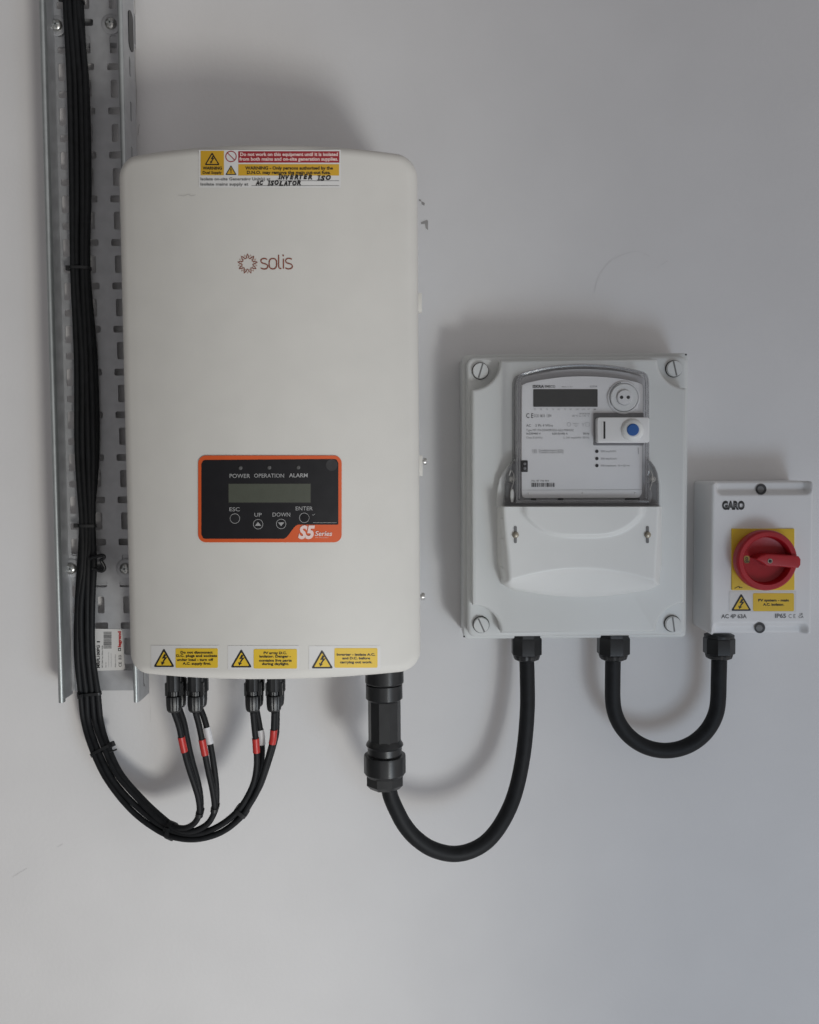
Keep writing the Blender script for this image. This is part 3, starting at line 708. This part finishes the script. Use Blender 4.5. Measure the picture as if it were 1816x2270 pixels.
# ------------------------------------------------------------------ meter enclosure
G1 = crop(1000, 760, 3.0804)
def g1(cx, cy): return G1(cx, cy)
BASE_D, RIM_D, LID_D = .058, .076, .098
enc = thing('meter_enclosure', 'light grey plastic enclosure with four slotted corner screws holding the electricity meter', 'enclosure', tuple(U(1275, 1100, 0)))
a, b, c_, d_ = span(1026, 784, 1524, 1415, BASE_D)
obj('base', rslab(MB(), (a+b)/2, (c_+d_)/2, (b-a)/2, (d_-c_)/2, .006, .002, .0005, BASE_D, n=5, nr=3), 'grey', enc)
a2, b2, c2, d2 = span(1036, 790, 1523, 1411, RIM_D)
obj('lid_rim', rslab(MB(), (a2+b2)/2, (c2+d2)/2, (b2-a2)/2, (d2-c2)/2, .009, .005, BASE_D-.0005, RIM_D, draft=.0, n=6, nr=5), 'grey', enc)
a3, b3, c3, d3 = span(1047, 797, 1520, 1403, LID_D)
pts = []
rc = .0345
for (cx, cz, a0, rx_) in ((a3, d3, 0, rc), (b3, d3, -90, rc), (b3, c3, -180, rc), (a3, c3, -270, rc)):
    for i in range(13):
        a = R(a0 - 90 + 90*(12-i)/12) if False else R(a0 - 90*i/12)
        pass
# outline: straight sides, a scooped quarter circle at each corner
def scoop(cx, cz, a_from, a_to): return [(cx + rc*math.cos(R(a_from + (a_to-a_from)*i/14)), cz + rc*math.sin(R(a_from + (a_to-a_from)*i/14))) for i in range(15)]
pts = scoop(a3, d3, -90, 0) + scoop(b3, d3, 180, 270) + scoop(b3, c3, 90, 180) + scoop(a3, c3, 0, 90)
obj('lid', prism(MB(), pts, LID_D, RIM_D-.001, .006, 4), 'grey', enc, ang=50)
for (cx, cy, tl2) in ((200, 193, 73), (1520, 178, -77), (205, 1923, -66), (1510, 1917, -82)):
    p = U(*g1(cx, cy), RIM_D); mb = MB(); r = 17.2/1.806/1000
    lathe(mb, p + Vector((0, -.0002, 0)), (0, -1, 0), [(r, 0), (r, .0045), (r*.93, .0058), (r*.5, .006)], 36)
    s = obj('corner_screw', mb, 'grey', enc)
    mb = MB(); lathe(mb, p + Vector((0, -.00025, 0)), (0, -1, 0), [(r*1.09, 0), (r*1.09, .0012), (r*1.0, .0014)], 36); obj('screw_gap', mb, 'ink', s)
    mb = MB(); c2_, s2_ = math.cos(R(tl2)), math.sin(R(tl2)); y = p.y - .0063
    mb.add([(p.x + u*c2_ - v*s2_, y + dy, p.z + u*s2_ + v*c2_) for dy in (0, .002) for u, v in ((-r*.95,-r*.10),(r*.95,-r*.10),(r*.95,r*.10),(-r*.95,r*.10))],
           [[0,1,2,3],[4,5,6,7],[0,1,5,4],[1,2,6,5],[2,3,7,6],[3,0,4,7]]); obj('screw_slot', mb, 'greyink', s, smooth=False)
for (px, py) in ((1523, 786), (1031, 1411)):
    p = U(px-2, py, BASE_D); mb = MB(); lathe(mb, p, (0, -1, 0), [(.0012, 0), (.0010, .0004)], 10); obj('moulding_pip', mb, 'ink', enc)
def gland(parent, px, ytop, yhex, ycap, half, d, flange=False):
    x = U(px, ytop, d).x; z = lambda y: U(px, y, d).z; k = 1/(F_PX/(1.165-d)); r = half*k; z0 = z(ytop)
    mb = MB(); pr = [(r*1.0, -.004), (r*1.0, 0.0), (r*1.03, .0004), (r*1.06, .002), (r*1.06, z0-z(yhex)), (r*.95, z0-z(yhex)+.0012)]
    lathe(mb, (x, -d, z0), (0, 0, -1), pr, 8, .39); g = obj('cable_gland', mb, 'black', parent, ang=20)
    mb = MB(); zc = z(yhex); L = zc - z(ycap)
    lathe(mb, (x, -d, zc), (0, 0, -1), [(r*.9, 0), (r*.92, L*.3), (r*.86, L*.75), (r*.66, L*.98), (r*.5, L)], 32, rib=lambda j: .93 if j % 4 == 0 else 1.0)
    obj('dome_nut', mb, 'black', g, ang=22)
    if flange:
        mb = MB(); lathe(mb, (x, -d, z0+.0035), (0, 0, -1), [(r*1.0, 0), (r*1.0, .003)], 24); obj('flange', mb, 'black', g)
GD = .050
gland(enc, 1167.5, 1412, 1449, 1464, 32.7, GD); gland(enc, 1360, 1411, 1448, 1463, 34.6, GD)

# ------------------------------------------------------------------ electricity meter
met = thing('electricity_meter', 'electricity meter under a clear cover with a blue button, set into the grey box', 'meter', tuple(U(1290, 1100, LID_D)))
def outl(pts, d): return [(U(*g1(x, y), d).x, U(*g1(x, y), d).z) for x, y in pts]
case = [(462,1112)] + sp2([(462,700),(462,330),(470,262),(492,238),(540,222)], 6) + sp2([(640,200),(760,185),(900,178),(1040,184),(1160,197),(1260,216)], 4) + sp2([(1300,228),(1330,250),(1338,330),(1338,700)], 6) + [(1338,1112)]
obj('case', prism(MB(), outl(case, .108), .108, LID_D-.002, .002, 2), 'case', met, ang=50)
MP = .118
face = [(505,1060),(488,1048),(484,1020)] + sp2([(484,700),(486,330),(492,288),(520,272)], 5) + sp2([(600,255),(760,234),(900,228),(1040,233),(1160,246),(1270,268)], 4) + sp2([(1296,278),(1310,300),(1311,420),(1306,700)], 5) + [(1303,1030),(1290,1052),(1270,1058)]
obj('face_plate', prism(MB(), outl(face, MP), MP, .1075, .0016, 2), 'plate', met, ang=50)
fm0 = plane(MP)
def fm(px, py, e=0.0): return fm0(px, py, e)
def grect(x0, y0, x1, y1, r, e, m, nm, par=met, mp=fm): a = g1(x0, y0); b = g1(x1, y1); return obj(nm, rrcols(MB(), a[0], a[1], b[0], b[1], r, mp, e, 4), m, par, smooth=False)
def gbox(x0, y0, x1, y1, r, d0, d1, m, nm, par=met, bev=.0006):
    a = g1(x0, y0); b = g1(x1, y1); return obj(nm, prism(MB(), [(U(x, y, d1).x, U(x, y, d1).z) for x, y in rr(a[0], a[1], b[0], b[1], r, 5)], d1, d0, bev, 2), m, par, ang=50)
grect(562, 317, 1001, 437, 1.2, .0006, 'lcd2', 'display')
def gt(s, x0, x1, yc, yb_, m='greyink', b=.01, mp=fm, par=met): a = g1(x0, yc); c = g1(x1, yb_); obj('lettering', text(MB(), s, a[0], c[0], a[1], c[1], mp, .0005, b), m, par, smooth=False)
gt('ISKRA', 558, 635, 289, 307, 'ink', .03); gt('EMECO', 641, 712, 290, 306, 'greyink', .02); gt('Made in EU', 757, 830, 296, 304, 'paleink'); gt('22224', 948, 998, 292, 304, 'paleink')
for i, s in enumerate(['T1', 'T2', 'T3', 'T4', 'RS', 'T5', 'RD', 'DRT', 'LPO', 'RT', 'MB']): gt(s, 565+i*41, 565+i*41+(24 if len(s) > 2 else 15), 449, 459, 'paleink')
gt('C E', 514, 562, 482, 513, 'ink', .0); gt('0120  M18  1304', 566, 685, 488, 508, 'paleink'); gt('IP54/IK08', 878, 948, 479, 489, 'paleink'); gt('-40 °C to +70 °C', 822, 945, 494, 505, 'paleink')
gt('AC    3 Ph 4 Wire', 514, 695, 556, 573, 'greyink', -.004)
gt('Type MT174-D2A42R52S5-G22-M3K03Z', 514, 838, 589, 603, 'greyink', -.004); gt('3x230/400 V', 514, 612, 614, 626, 'greyink'); gt('0,25-5(100) A', 690, 797, 614, 626, 'greyink'); gt('50 Hz', 903, 945, 614, 626, 'greyink')
gt('Class B (kWh)', 514, 625, 641, 654, 'paleink'); gt('L: 241 imp/kWh  50 Hz', 768, 945, 641, 654, 'paleink')
gt('1.8.0   Cumulative import (kWh)', 556, 768, 727, 740, 'paleink'); gt('2.8.0   Cumulative export (kWh)', 556, 768, 741, 754, 'paleink')
gt('500 imp/kWh', 1022, 1128, 735, 747, 'paleink'); gt('500 imp/kvarh', 1022, 1132, 785, 797, 'paleink'); gt('500 imp/kvarh   R = Q1+4', 1022, 1218, 833, 845, 'paleink')
gt('No. 87 196 954', 551, 668, 937, 947, 'greyink')
mb = MB(); x = 550.0; rnd = random.Random(5)
while x < 706:
    t = rnd.choice([2.5, 4, 7]); a = g1(x, 956); b = g1(x+t, 984); poly(mb, [a, (b[0], a[1]), b, (a[0], b[1])], fm, .0005); x += t + rnd.choice([3, 4, 6])
obj('barcode', mb, 'ink', met, smooth=False)
mb = MB()
for cx, sy in ((805, 0), (932, 1)):
    a = g1(cx, 557); stroke(mb, circ(*a, 4.2, 16) if not sy else [(a[0]-4, a[1]-4), (a[0]+4, a[1]-4), (a[0]+4, a[1]+4), (a[0]-4, a[1]+4)], .7, fm, .0005, True)
for p in ([(830,550),(875,550)], [(838,562),(868,562)], [(846,572),(860,572)], [(893,548),(902,560),(911,548)], [(902,560),(902,572)]): stroke(mb, [g1(*q) for q in p], .7, fm, .0005)
obj('symbol_print', mb, 'paleink', met, smooth=False)
mb = MB(); stroke(mb, [g1(488, 1006), g1(1303, 1003)], .7, fm, .0005); stroke(mb, [g1(1278, 715), g1(1280, 760)], 1.6, fm, .0005)
obj('print_line', mb, 'paleink', met, smooth=False)
for y in (741, 790, 838):
    p = U(*g1(996, y), MP); mb = MB(); lathe(mb, p, (0, -1, 0), [(.0020, 0), (.0020, .0006), (.001, .0005)], 14); obj('pulse_lamp', mb, 'ink', met)
for x, y in ((531, 1028), (898, 1027), (1258, 1025)):
    p = U(*g1(x, y), MP); mb = MB(); lathe(mb, p, (0, -1, 0), [(.0011, 0), (.0009, .0008), (.0004, .001)], 10); obj('rivet', mb, 'label', met)
gbox(478, 803, 525, 882, 2, MP-.001, MP+.0012, 'ink', 'dark_clip')
for y in (826, 856):
    p = U(*g1(504, y), MP+.0012); mb = MB(); lathe(mb, p, (0, -1, 0), [(.0018, 0), (.0014, .0008), (.0006, .0011)], 12); obj('clip_screw', mb, 'mgrey', met)
for x0, x1 in ((548, 582), (732, 768), (1190, 1290)): gbox(x0, 1062, x1, 1080, .5, .108, .1095, 'ink', 'terminal_slot')
# optical port
port = U(*g1(1178, 374), MP); k1 = 1/(3.0804*F_PX/(1.165-MP))
mb = MB(); lathe(mb, port, (0, -1, 0), [(112*k1, -.0005), (112*k1, .0012), (106*k1, .0024), (99*k1, .0024), (97*k1, .0008)], 44); pt = obj('optical_port', mb, 'plate', met)
mb = MB(); lathe(mb, port, (0, -1, 0), [(93*k1, .0002), (93*k1, .0030), (88*k1, .0038), (54*k1, .0038), (52*k1, .0024)], 44); obj('port_ring', mb, 'cover', pt)
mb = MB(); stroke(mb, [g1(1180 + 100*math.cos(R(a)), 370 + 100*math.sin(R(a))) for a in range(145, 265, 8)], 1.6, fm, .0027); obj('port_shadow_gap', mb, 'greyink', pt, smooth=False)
mb = MB(); stroke(mb, [g1(1178 + 97*math.cos(R(a)), 374 + 97*math.sin(R(a))) for a in range(40, 140, 8)], .9, fm, .0027); obj('port_gap', mb, 'greyink', pt, smooth=False)
mb = MB(); lathe(mb, port + Vector((0, 0, 0)), (0, -1, 0), [(52*k1, .0020), (51*k1, .0058), (46*k1, .0068), (20*k1, .0070)], 36); pd = obj('port_disc', mb, 'plate', pt)
for x in (1156, 1201):
    p = U(*g1(x, 375), MP); mb = MB(); lathe(mb, (p.x, -MP-.0068, p.z), (0, -1, 0), [(12*k1, 0), (11*k1, .0006)], 14); obj('port_eye', mb, 'ink', pt)
# flap with the blue button, standing out through the clear cover
gbox(975, 478, 1318, 700, 2, MP, MP+.0014, 'mgrey', 'flap_recess')
gbox(1000, 508, 1356, 682, 5.5, MP+.0010, .1305, 'plate', 'button_flap', bev=.001)
fl2 = plane(.1305)
a = g1(1029, 537); b = g1(1040, 655); obj('flap_rib', poly(MB(), [a, (b[0], a[1]), b, (a[0], b[1])], fl2, .0004), 'label', met, smooth=False)
a = g1(1041, 537); b = g1(1054, 655); obj('flap_slot', poly(MB(), [a, (b[0], a[1]), b, (a[0], b[1])], fl2, .0004), 'ink', met, smooth=False)
bp_ = U(*g1(1238, 597), .1305); k2 = 1/(3.0804*F_PX/(1.165-.1305))
mb = MB(); lathe(mb, bp_, (0, -1, 0), [(78*k2, 0), (74*k2, .0022), (62*k2, .0042), (46*k2, .0052), (42*k2, .0050)], 36); bc = obj('button_collar', mb, 'cover', met)
mb = MB(); lathe(mb, bp_ + Vector((-.0006, 0, .0004)), (0, -1, 0), [(41*k2, .0045), (41*k2, .0058), (36*k2, .0066), (12*k2, .0068)], 32); obj('blue_button', mb, 'blue', met)
# clear cover: front sheet with sides, plus a moulded rim
CV = .1290
cov = [(452,1092)] + sp2([(452,700),(452,320),(458,248),(476,218),(520,200)], 6) + sp2([(640,172),(760,157),(900,150),(1040,156),(1160,170),(1270,192)], 4) + sp2([(1316,204),(1340,232),(1348,320),(1348,700)], 6) + [(1350,1092)]
bm_pts = outl(cov, CV)
mb = MB(); n = len(bm_pts); fl_ = [(x, -CV, z) for x, z in bm_pts]; bk = [(x + (0.0015 if x < U(1290, 1000, CV).x else -.0015)*0, -LID_D-.0002, z) for x, z in bm_pts]
mb.add(fl_, [list(range(n))]); mb.add(fl_ + bk, [[i, i+1, n+i+1, n+i] for i in range(n-1)])
cc = obj('clear_cover', mb, 'clear', met, ang=30)
def inset_path(pts, f):
    cx = sum(p[0] for p in pts)/len(pts); cz = sum(p[1] for p in pts)/len(pts)
    return [(cx + (p[0]-cx)*f, cz + (p[1]-cz)*f) for p in pts]
rim = MB(); tube(rim, [(x, -CV+.0006, z) for x, z in bm_pts], .0012, 8); obj('cover_rim', rim, 'clearrim', cc)
rim = MB(); tube(rim, [(x, -CV+.0004, z) for x, z in inset_path(bm_pts, .965)], .0010, 8); obj('cover_rim', rim, 'clearrim', cc)
rim = MB(); tube(rim, [(x, -LID_D-.0012, z) for x, z in inset_path(bm_pts, 1.012)], .0016, 8); obj('cover_foot', rim, 'clearrim', cc)
a = U(*g1(455, 1084), CV-.0005); b = U(*g1(1348, 1082), CV-.0005); mb = MB(); tube(mb, [a, b], .0016, 8); obj('cover_lower_rim', mb, 'clearrim', cc)
gbox(362, 1092, 1420, 1120, .5, LID_D, .112, 'mgrey', 'case_shoulder')
for sh in ([(314,1122),(316,1010),(332,930),(372,862),(440,794),(456,790),(452,800),(427,815),(399,853),(376,903),(366,962),(366,1122)], [(1346,790),(1385,818),(1420,882),(1436,965),(1440,1122),(1420,1122),(1419,962),(1409,892),(1392,848),(1368,816),(1346,800)]):
    obj('moulded_shoulder', prism(MB(), outl(sh, .1085), .1085, LID_D-.001, .0020, 3), 'grey', enc, ang=60)
gap = MB(); stroke(gap, [g1(*p) for p in face], 1.3, plane(.1085), 0.0, True); obj('plate_gap', gap, 'greyink', met, smooth=False)
# side wings of the cover with sealing screws
for sgn, wing in ((-1, [(362,1116),(362,960),(372,900),(395,850),(425,810),(452,795),(452,1116)]), (1, [(1348,795),(1370,812),(1395,845),(1412,890),(1421,960),(1421,1116),(1348,1116)])):
    obj('cover_wing', prism(MB(), outl(wing, .116), .116, LID_D-.001, .003, 3), 'clearrim', cc, ang=50)
    gbox(368 if sgn < 0 else 1356, 960, 448 if sgn < 0 else 1414, 1114, 1, LID_D-.001, .1035, 'mgrey', 'wing_recess')
    cx = 412 if sgn < 0 else 1358
    p = U(*g1(cx, 930), .1035); mb = MB(); lathe(mb, (p.x, -LID_D, p.z), (0, -1, 0), [(.0048, 0), (.0048, .010), (.0040, .0175), (.0022, .0195), (.0016, .0185)], 18); obj('sealing_screw', mb, 'zinc', met)
    w1 = spline([U(*g1(cx+dx, cy), dd) for dx, cy, dd in ((-14, 905, .118), (0, 872, .120), (16, 900, .121), (14, 955, .121), (2, 1000, .120), (8, 1050, .118), (0, 1085, .116))], 6)
    obj('seal_wire', tube(MB(), w1, .0006, 6), 'zinc', met)
    w2 = [U(*g1(cx + (6 if sgn < 0 else 0), cy), .119) for cy in (1000, 1020, 1050, 1088)]
    obj('seal_tag', tube(MB(), w2, [.0013, .0022, .0024, .0012], 8), 'cover' if sgn < 0 else 'mgrey', met)
# terminal cover
def smile(x): return 1322 - 200*(min(abs(x-900)/440, 1.0))**3.4
def arch(x): return 1530 + 78*(abs(x-890)/440)**2
def botm(x):
    u = abs(x-890)/560; return 1738 - 42*(u/.75)**2 - (0 if u < .8 else 300*(u-.8)**1.5)
def sst(a, b, x): t = min(max((x-a)/(b-a), 0), 1); return t*t*(3-2*t)
YT = 1118
rows = [0, .004, .012] + [.03 + .97*i/70 for i in range(71)]
colsu = [0, .25, .5, .75, 1.0]
mb = MB(); grid = []
nin = 64
for v in rows:
    line = []
    for j in range(-6, nin+7):
        # inner face edges lean inwards towards the bottom
        y_mid = YT + (botm(890)-YT)*v
        il = 362 + 42*sst(YT, 1640, y_mid); ir = 1417 - 22*sst(YT, 1640, y_mid)
        ol = 316 + 22*sst(1560, 1700, y_mid); orr = 1440 - 14*sst(1560, 1700, y_mid)
        if 0 <= j <= nin: x = il + (ir-il)*j/nin; side = 0
        elif j < 0: side = -j/6; x = il + (ol-il)*side
        else: side = (j-nin)/6; x = ir + (orr-ir)*side
        y = YT + (botm(x)-YT)*v
        D = .1345
        D += .0048*(1 - sst(smile(x)-10, smile(x)+8, y)) * (1 - sst(380, 430, abs(x-900)))
        t = max(0, (y-arch(x))/(botm(x)-arch(x))) if botm(x) > arch(x) else 1
        D -= .021*sst(0, .16, t)*t*.9 + .005*sst(.8, 1.0, t)**2
        if side: D = LID_D + (D-LID_D)*(1 - side**1.6)
        if v == 0: D = min(D, .1300)
        p = U(*g1(x, y), D); line.append(p)
    grid.append(line)
W_ = len(grid[0]); vs = [p for l in grid for p in l]; fs = []
for i in range(len(grid)-1):
    for j in range(W_-1): fs.append([i*W_+j, i*W_+j+1, (i+1)*W_+j+1, (i+1)*W_+j])
k0 = len(vs)
ringi = [j for j in range(W_)] + [i*W_+W_-1 for i in range(1, len(grid))] + [(len(grid)-1)*W_+j for j in range(W_-2, -1, -1)] + [i*W_ for i in range(len(grid)-2, 0, -1)]
vs += [Vector((vs[i].x, -LID_D+.001, vs[i].z)) for i in ringi]; n = len(ringi)
fs += [[ringi[i], ringi[(i+1) % n], k0+(i+1) % n, k0+i] for i in range(n)]
obj('terminal_cover', MB().add(vs, fs), 'cover', met, ang=75)
for cx in (440, 1342):
    p = U(*g1(cx, 1311), .1347); k3 = 1/(3.0804*F_PX/(1.165-.1347))
    mb = MB(); a = g1(cx-10, 1252); b = g1(cx+10, 1368)
    sl = obj('screw_slot', prism(MB(), [(U(x, y, .135).x, U(x, y, .135).z) for x, y in rr(a[0], a[1], b[0], b[1], 2.6, 4)], .1352, .132, 0), 'greyink', met, smooth=False)
    mb = MB(); lathe(mb, p + Vector((0, -.0004, 0)), (0, -1, 0), [(23*k3, 0), (22*k3, .0012), (15*k3, .0022), (5*k3, .0025)], 18); obj('cover_screw', mb, 'brass', met)

# ------------------------------------------------------------------ isolator
IS3 = crop(1520, 1050, 5.014)
ISD = .070
iso = thing('isolator_switch', 'grey isolator switch box with a round red rotary handle on a yellow plate', 'switch', tuple(U(1690, 1240, 0)))
def i3(x, y): return IS3(x, y)
x0, x1, z0, z1 = span(*i3(288, 86), *i3(1416, 1796), ISD)
NX, NY = 100, 150
PX = lambda u: 288 + (1416-288)*u
PY = lambda v: 86 + (1796-86)*v
def sd_round(x, y, ax, ay, bx, by, r):
    cx, cy, hx, hy = (ax+bx)/2, (ay+by)/2, (bx-ax)/2, (by-ay)/2
    qx, qy = abs(x-cx)-hx+r, abs(y-cy)-hy+r
    return math.hypot(max(qx, 0), max(qy, 0)) + min(max(qx, qy), 0) - r
vs = []; fs = []
def isod(x, y):
    s1 = -sd_round(x, y, 318, -140, 1406, 246, 85); s2 = -sd_round(x, y, 300, 1648, 1388, 2040, 85)
    return ISD - .011*sst(0, 70, s1) - .011*sst(0, 70, s2)
def drape(mb, cx, cy, r, e):
    vv = []; ff = []; nr_, na = 6, 28
    for i in range(nr_+1):
        for j in range(na):
            x, y = cx + r*i/nr_*math.cos(2*math.pi*j/na), cy + r*i/nr_*math.sin(2*math.pi*j/na); d = isod(x, y); vv.append(U(*i3(x, y), d) + Vector((0, -e, 0)))
    for i in range(nr_):
        for j in range(na): ff.append([i*na+j, i*na+(j+1) % na, (i+1)*na+(j+1) % na, (i+1)*na+j])
    return mb.add(vv, ff)
for i in range(NY+1):
    for j in range(NX+1):
        u, v = j/NX, i/NY
        x, y = PX(u), PY(v)
        D = isod(x, y)
        # rounded outer edges, larger at the corners
        e = -sd_round(x, y, 288, 86, 1416, 1796, 40)
        re = 28.0
        if e < re: q = (re-max(e, 0))/re; D -= .0035*(1-math.sqrt(max(1-q*q, 0)))
        xx = x0 + (x1-x0)*u; zz_ = z1 + (z0-z1)*v
        if e < 0:      # pull the corner points onto the rounded outline
            cx = 288+40 if x < 800 else 1416-40; cy = 86+40 if y < 900 else 1796-40
            L = math.hypot(x-cx, y-cy); xq, yq = cx+(x-cx)*40/L, cy+(y-cy)*40/L
            xx = x0 + (x1-x0)*(xq-288)/(1416-288); zz_ = z1 + (z0-z1)*(yq-86)/(1796-86)
        vs.append(Vector((xx, -D, zz_)))
W_ = NX+1
for i in range(NY):
    for j in range(NX): fs.append([i*W_+j, i*W_+j+1, (i+1)*W_+j+1, (i+1)*W_+j])
ringi = list(range(W_)) + [i*W_+NX for i in range(1, NY+1)] + [NY*W_+j for j in range(NX-1, -1, -1)] + [i*W_ for i in range(NY-1, 0, -1)]
k0 = len(vs); n = len(ringi)
vs += [Vector((vs[i].x, -.0005, vs[i].z)) for i in ringi]
fs += [[ringi[i], ringi[(i+1) % n], k0+(i+1) % n, k0+i] for i in range(n)]
obj('enclosure', MB().add(vs, fs), 'iso', iso, ang=50)
for (cx, cy) in ((836, 172), (822, 1712)):
    ho = obj('screw_hole', drape(MB(), cx, cy, 60, .0012), 'holedark', iso)
    obj('recessed_screw', drape(MB(), cx-6, cy+2, 36, .0016), 'greyink', ho)
im = plane(ISD)
def itext(s, x0, x1, yc, yb_, m='greyink', b=.015, par=iso, e=.0004, mp=im): a = i3(x0, yc); c = i3(x1, yb_); return obj('lettering', text(MB(), s, a[0], c[0], a[1], c[1], mp, e, b), m, par, smooth=False)
itext('GARO', 406, 656, 310, 394, 'ink', .065); itext('GARO', 418, 645, 326, 380, 'greyink', .0, e=.0007)
itext('AC 4P 63A', 396, 680, 1564, 1606, b=.03); itext('IP65', 994, 1117, 1558, 1602, b=.03); itext('C E', 1145, 1222, 1562, 1604, b=-.004); itext('UK', 1268, 1306, 1550, 1572, b=.01); itext('CA', 1256, 1312, 1578, 1604, b=.01)
mb = MB(); YP = ISD + .0022
pl = obj('yellow_plate', prism(MB(), [(U(x, y, YP).x, U(x, y, YP).z) for x, y in rr(*i3(516, 612), *i3(1213, 1296), 1.5, 4)], YP, ISD-.0005, .0006, 2), 'yellow', iso, ang=50)
ym = plane(YP)
mb = MB(); stroke(mb, [i3(562, 855), i3(590, 800), i3(620, 768)], [3.6, 4.6, 3.0], ym, .0004); stroke(mb, [i3(545, 1276), i3(590, 1252), i3(604, 1266), i3(632, 1266)], 1.2, ym, .0004); poly(mb, [i3(588, 1248), i3(612, 1264), i3(596, 1274)], ym, .0006)
obj('plate_marks', mb, 'ink', pl, smooth=False)
KF = .098
kc = U(*i3(908, 966), KF-.004); k5 = 1/(5.014*F_PX/(1.165-KF)); ko = Vector((kc.x, -YP, kc.z)); dz = KF - YP
mb = MB(); lathe(mb, ko, (0, -1, 0), [(300*k5, .0004), (318*k5, dz*.25), (340*k5, dz*.35), (342*k5, dz*.72), (334*k5, dz*.86), (318*k5, dz*.92), (275*k5, dz*.92), (266*k5, dz*.88), (254*k5, dz*.45), (220*k5, dz*.40), (30*k5, dz*.40)], 72)
kn = obj('rotary_handle', mb, 'red', iso, ang=40)
# grip bar across the dish
gp = [(770,945),(830,905),(900,890),(1080,900),(1215,908),(1252,918),(1272,950),(1270,1010),(1248,1046),(1190,1046),(1020,1030),(900,1028),(850,990)]
mb = MB(); prism(mb, [(U(*i3(x, y), KF).x, U(*i3(x, y), KF).z) for x, y in gp], KF + .0035, YP + dz*.38, .0022, 4); gr = obj('grip_bar', mb, 'red', kn, ang=50)
p = U(*i3(940, 972), KF+.0035); mb = MB(); lathe(mb, p, (0, -1, 0), [(27*k5, .0001), (27*k5, .0006), (23*k5, .0006), (20*k5, -.0004)], 20); obj('grip_screw', mb, 'brass', kn)
mb = MB(); lathe(mb, p + Vector((0, 0, 0)), (0, -1, 0), [(17*k5, .0004), (12*k5, .0009)], 16); obj('screw_socket', mb, 'ink', kn)
kd = plane(YP + dz*.92)
mb = MB(); a = i3(648, 912); b = i3(712, 995); poly(mb, rr(a[0], a[1], b[0], b[1], 4.5, 5), kd, .0004); obj('position_window', mb, 'dullamber', kn, smooth=False)
mb = MB(); text(mb, 'O', *[i3(664, 0)[0], i3(694, 0)[0]], i3(0, 930)[1], i3(0, 958)[1], kd, .0008, .03); text(mb, 'ON', i3(652, 0)[0], i3(708, 0)[0], i3(0, 964)[1], i3(0, 990)[1], kd, .0008, .03); obj('position_mark', mb, 'ink', kn, smooth=False)
kdish = plane(YP + dz*.46)
mb = MB(); stroke(mb, sp2([i3(1100, 808), i3(1128, 830), i3(1148, 862), i3(1155, 880)], 4), [1, 2, 3, 4, 5, 5, 6, 6, 6, 5, 4, 3, 2][:13], kdish, .0014); obj('padlock_slot', mb, 'redsleeve', kn, smooth=False)
sticker(iso, IS3, im, (484, 1305, 1230, 1537), (617, 1330, 503, 732, 1524), (748, 1328, 1204, 1528),
        [('PV system - main', 806, 1146, 1393, 1419), ('A.C. isolator.', 860, 1093, 1440, 1466)], 'sticker reading PV system main A.C. isolator', 3.0, .0004)
gland(iso, 1594.5, 1413, 1447, 1461, 32.5, .045, True)

# ------------------------------------------------------------------ link cable between meter box and isolator
lk = thing('link_cable', 'short thick black cable hanging in a U between the meter box and the isolator', 'cable', tuple(U(1470, 1664, GD)))
lp_ = [(1360,1450),(1359,1470),(1358.5,1510)] + [(1475.5 - 117*math.cos(R(a)), 1547 + 117*math.sin(R(a))) for a in range(0, 181, 15)] + [(1593.5,1510),(1594.5,1470),(1594.5,1450)]
obj('sheath', tube(MB(), spline([U(x, y, GD - .005*max(0, i-8)/10) for i, (x, y) in enumerate(lp_)], 10), .0098, 24), 'cable', lk)
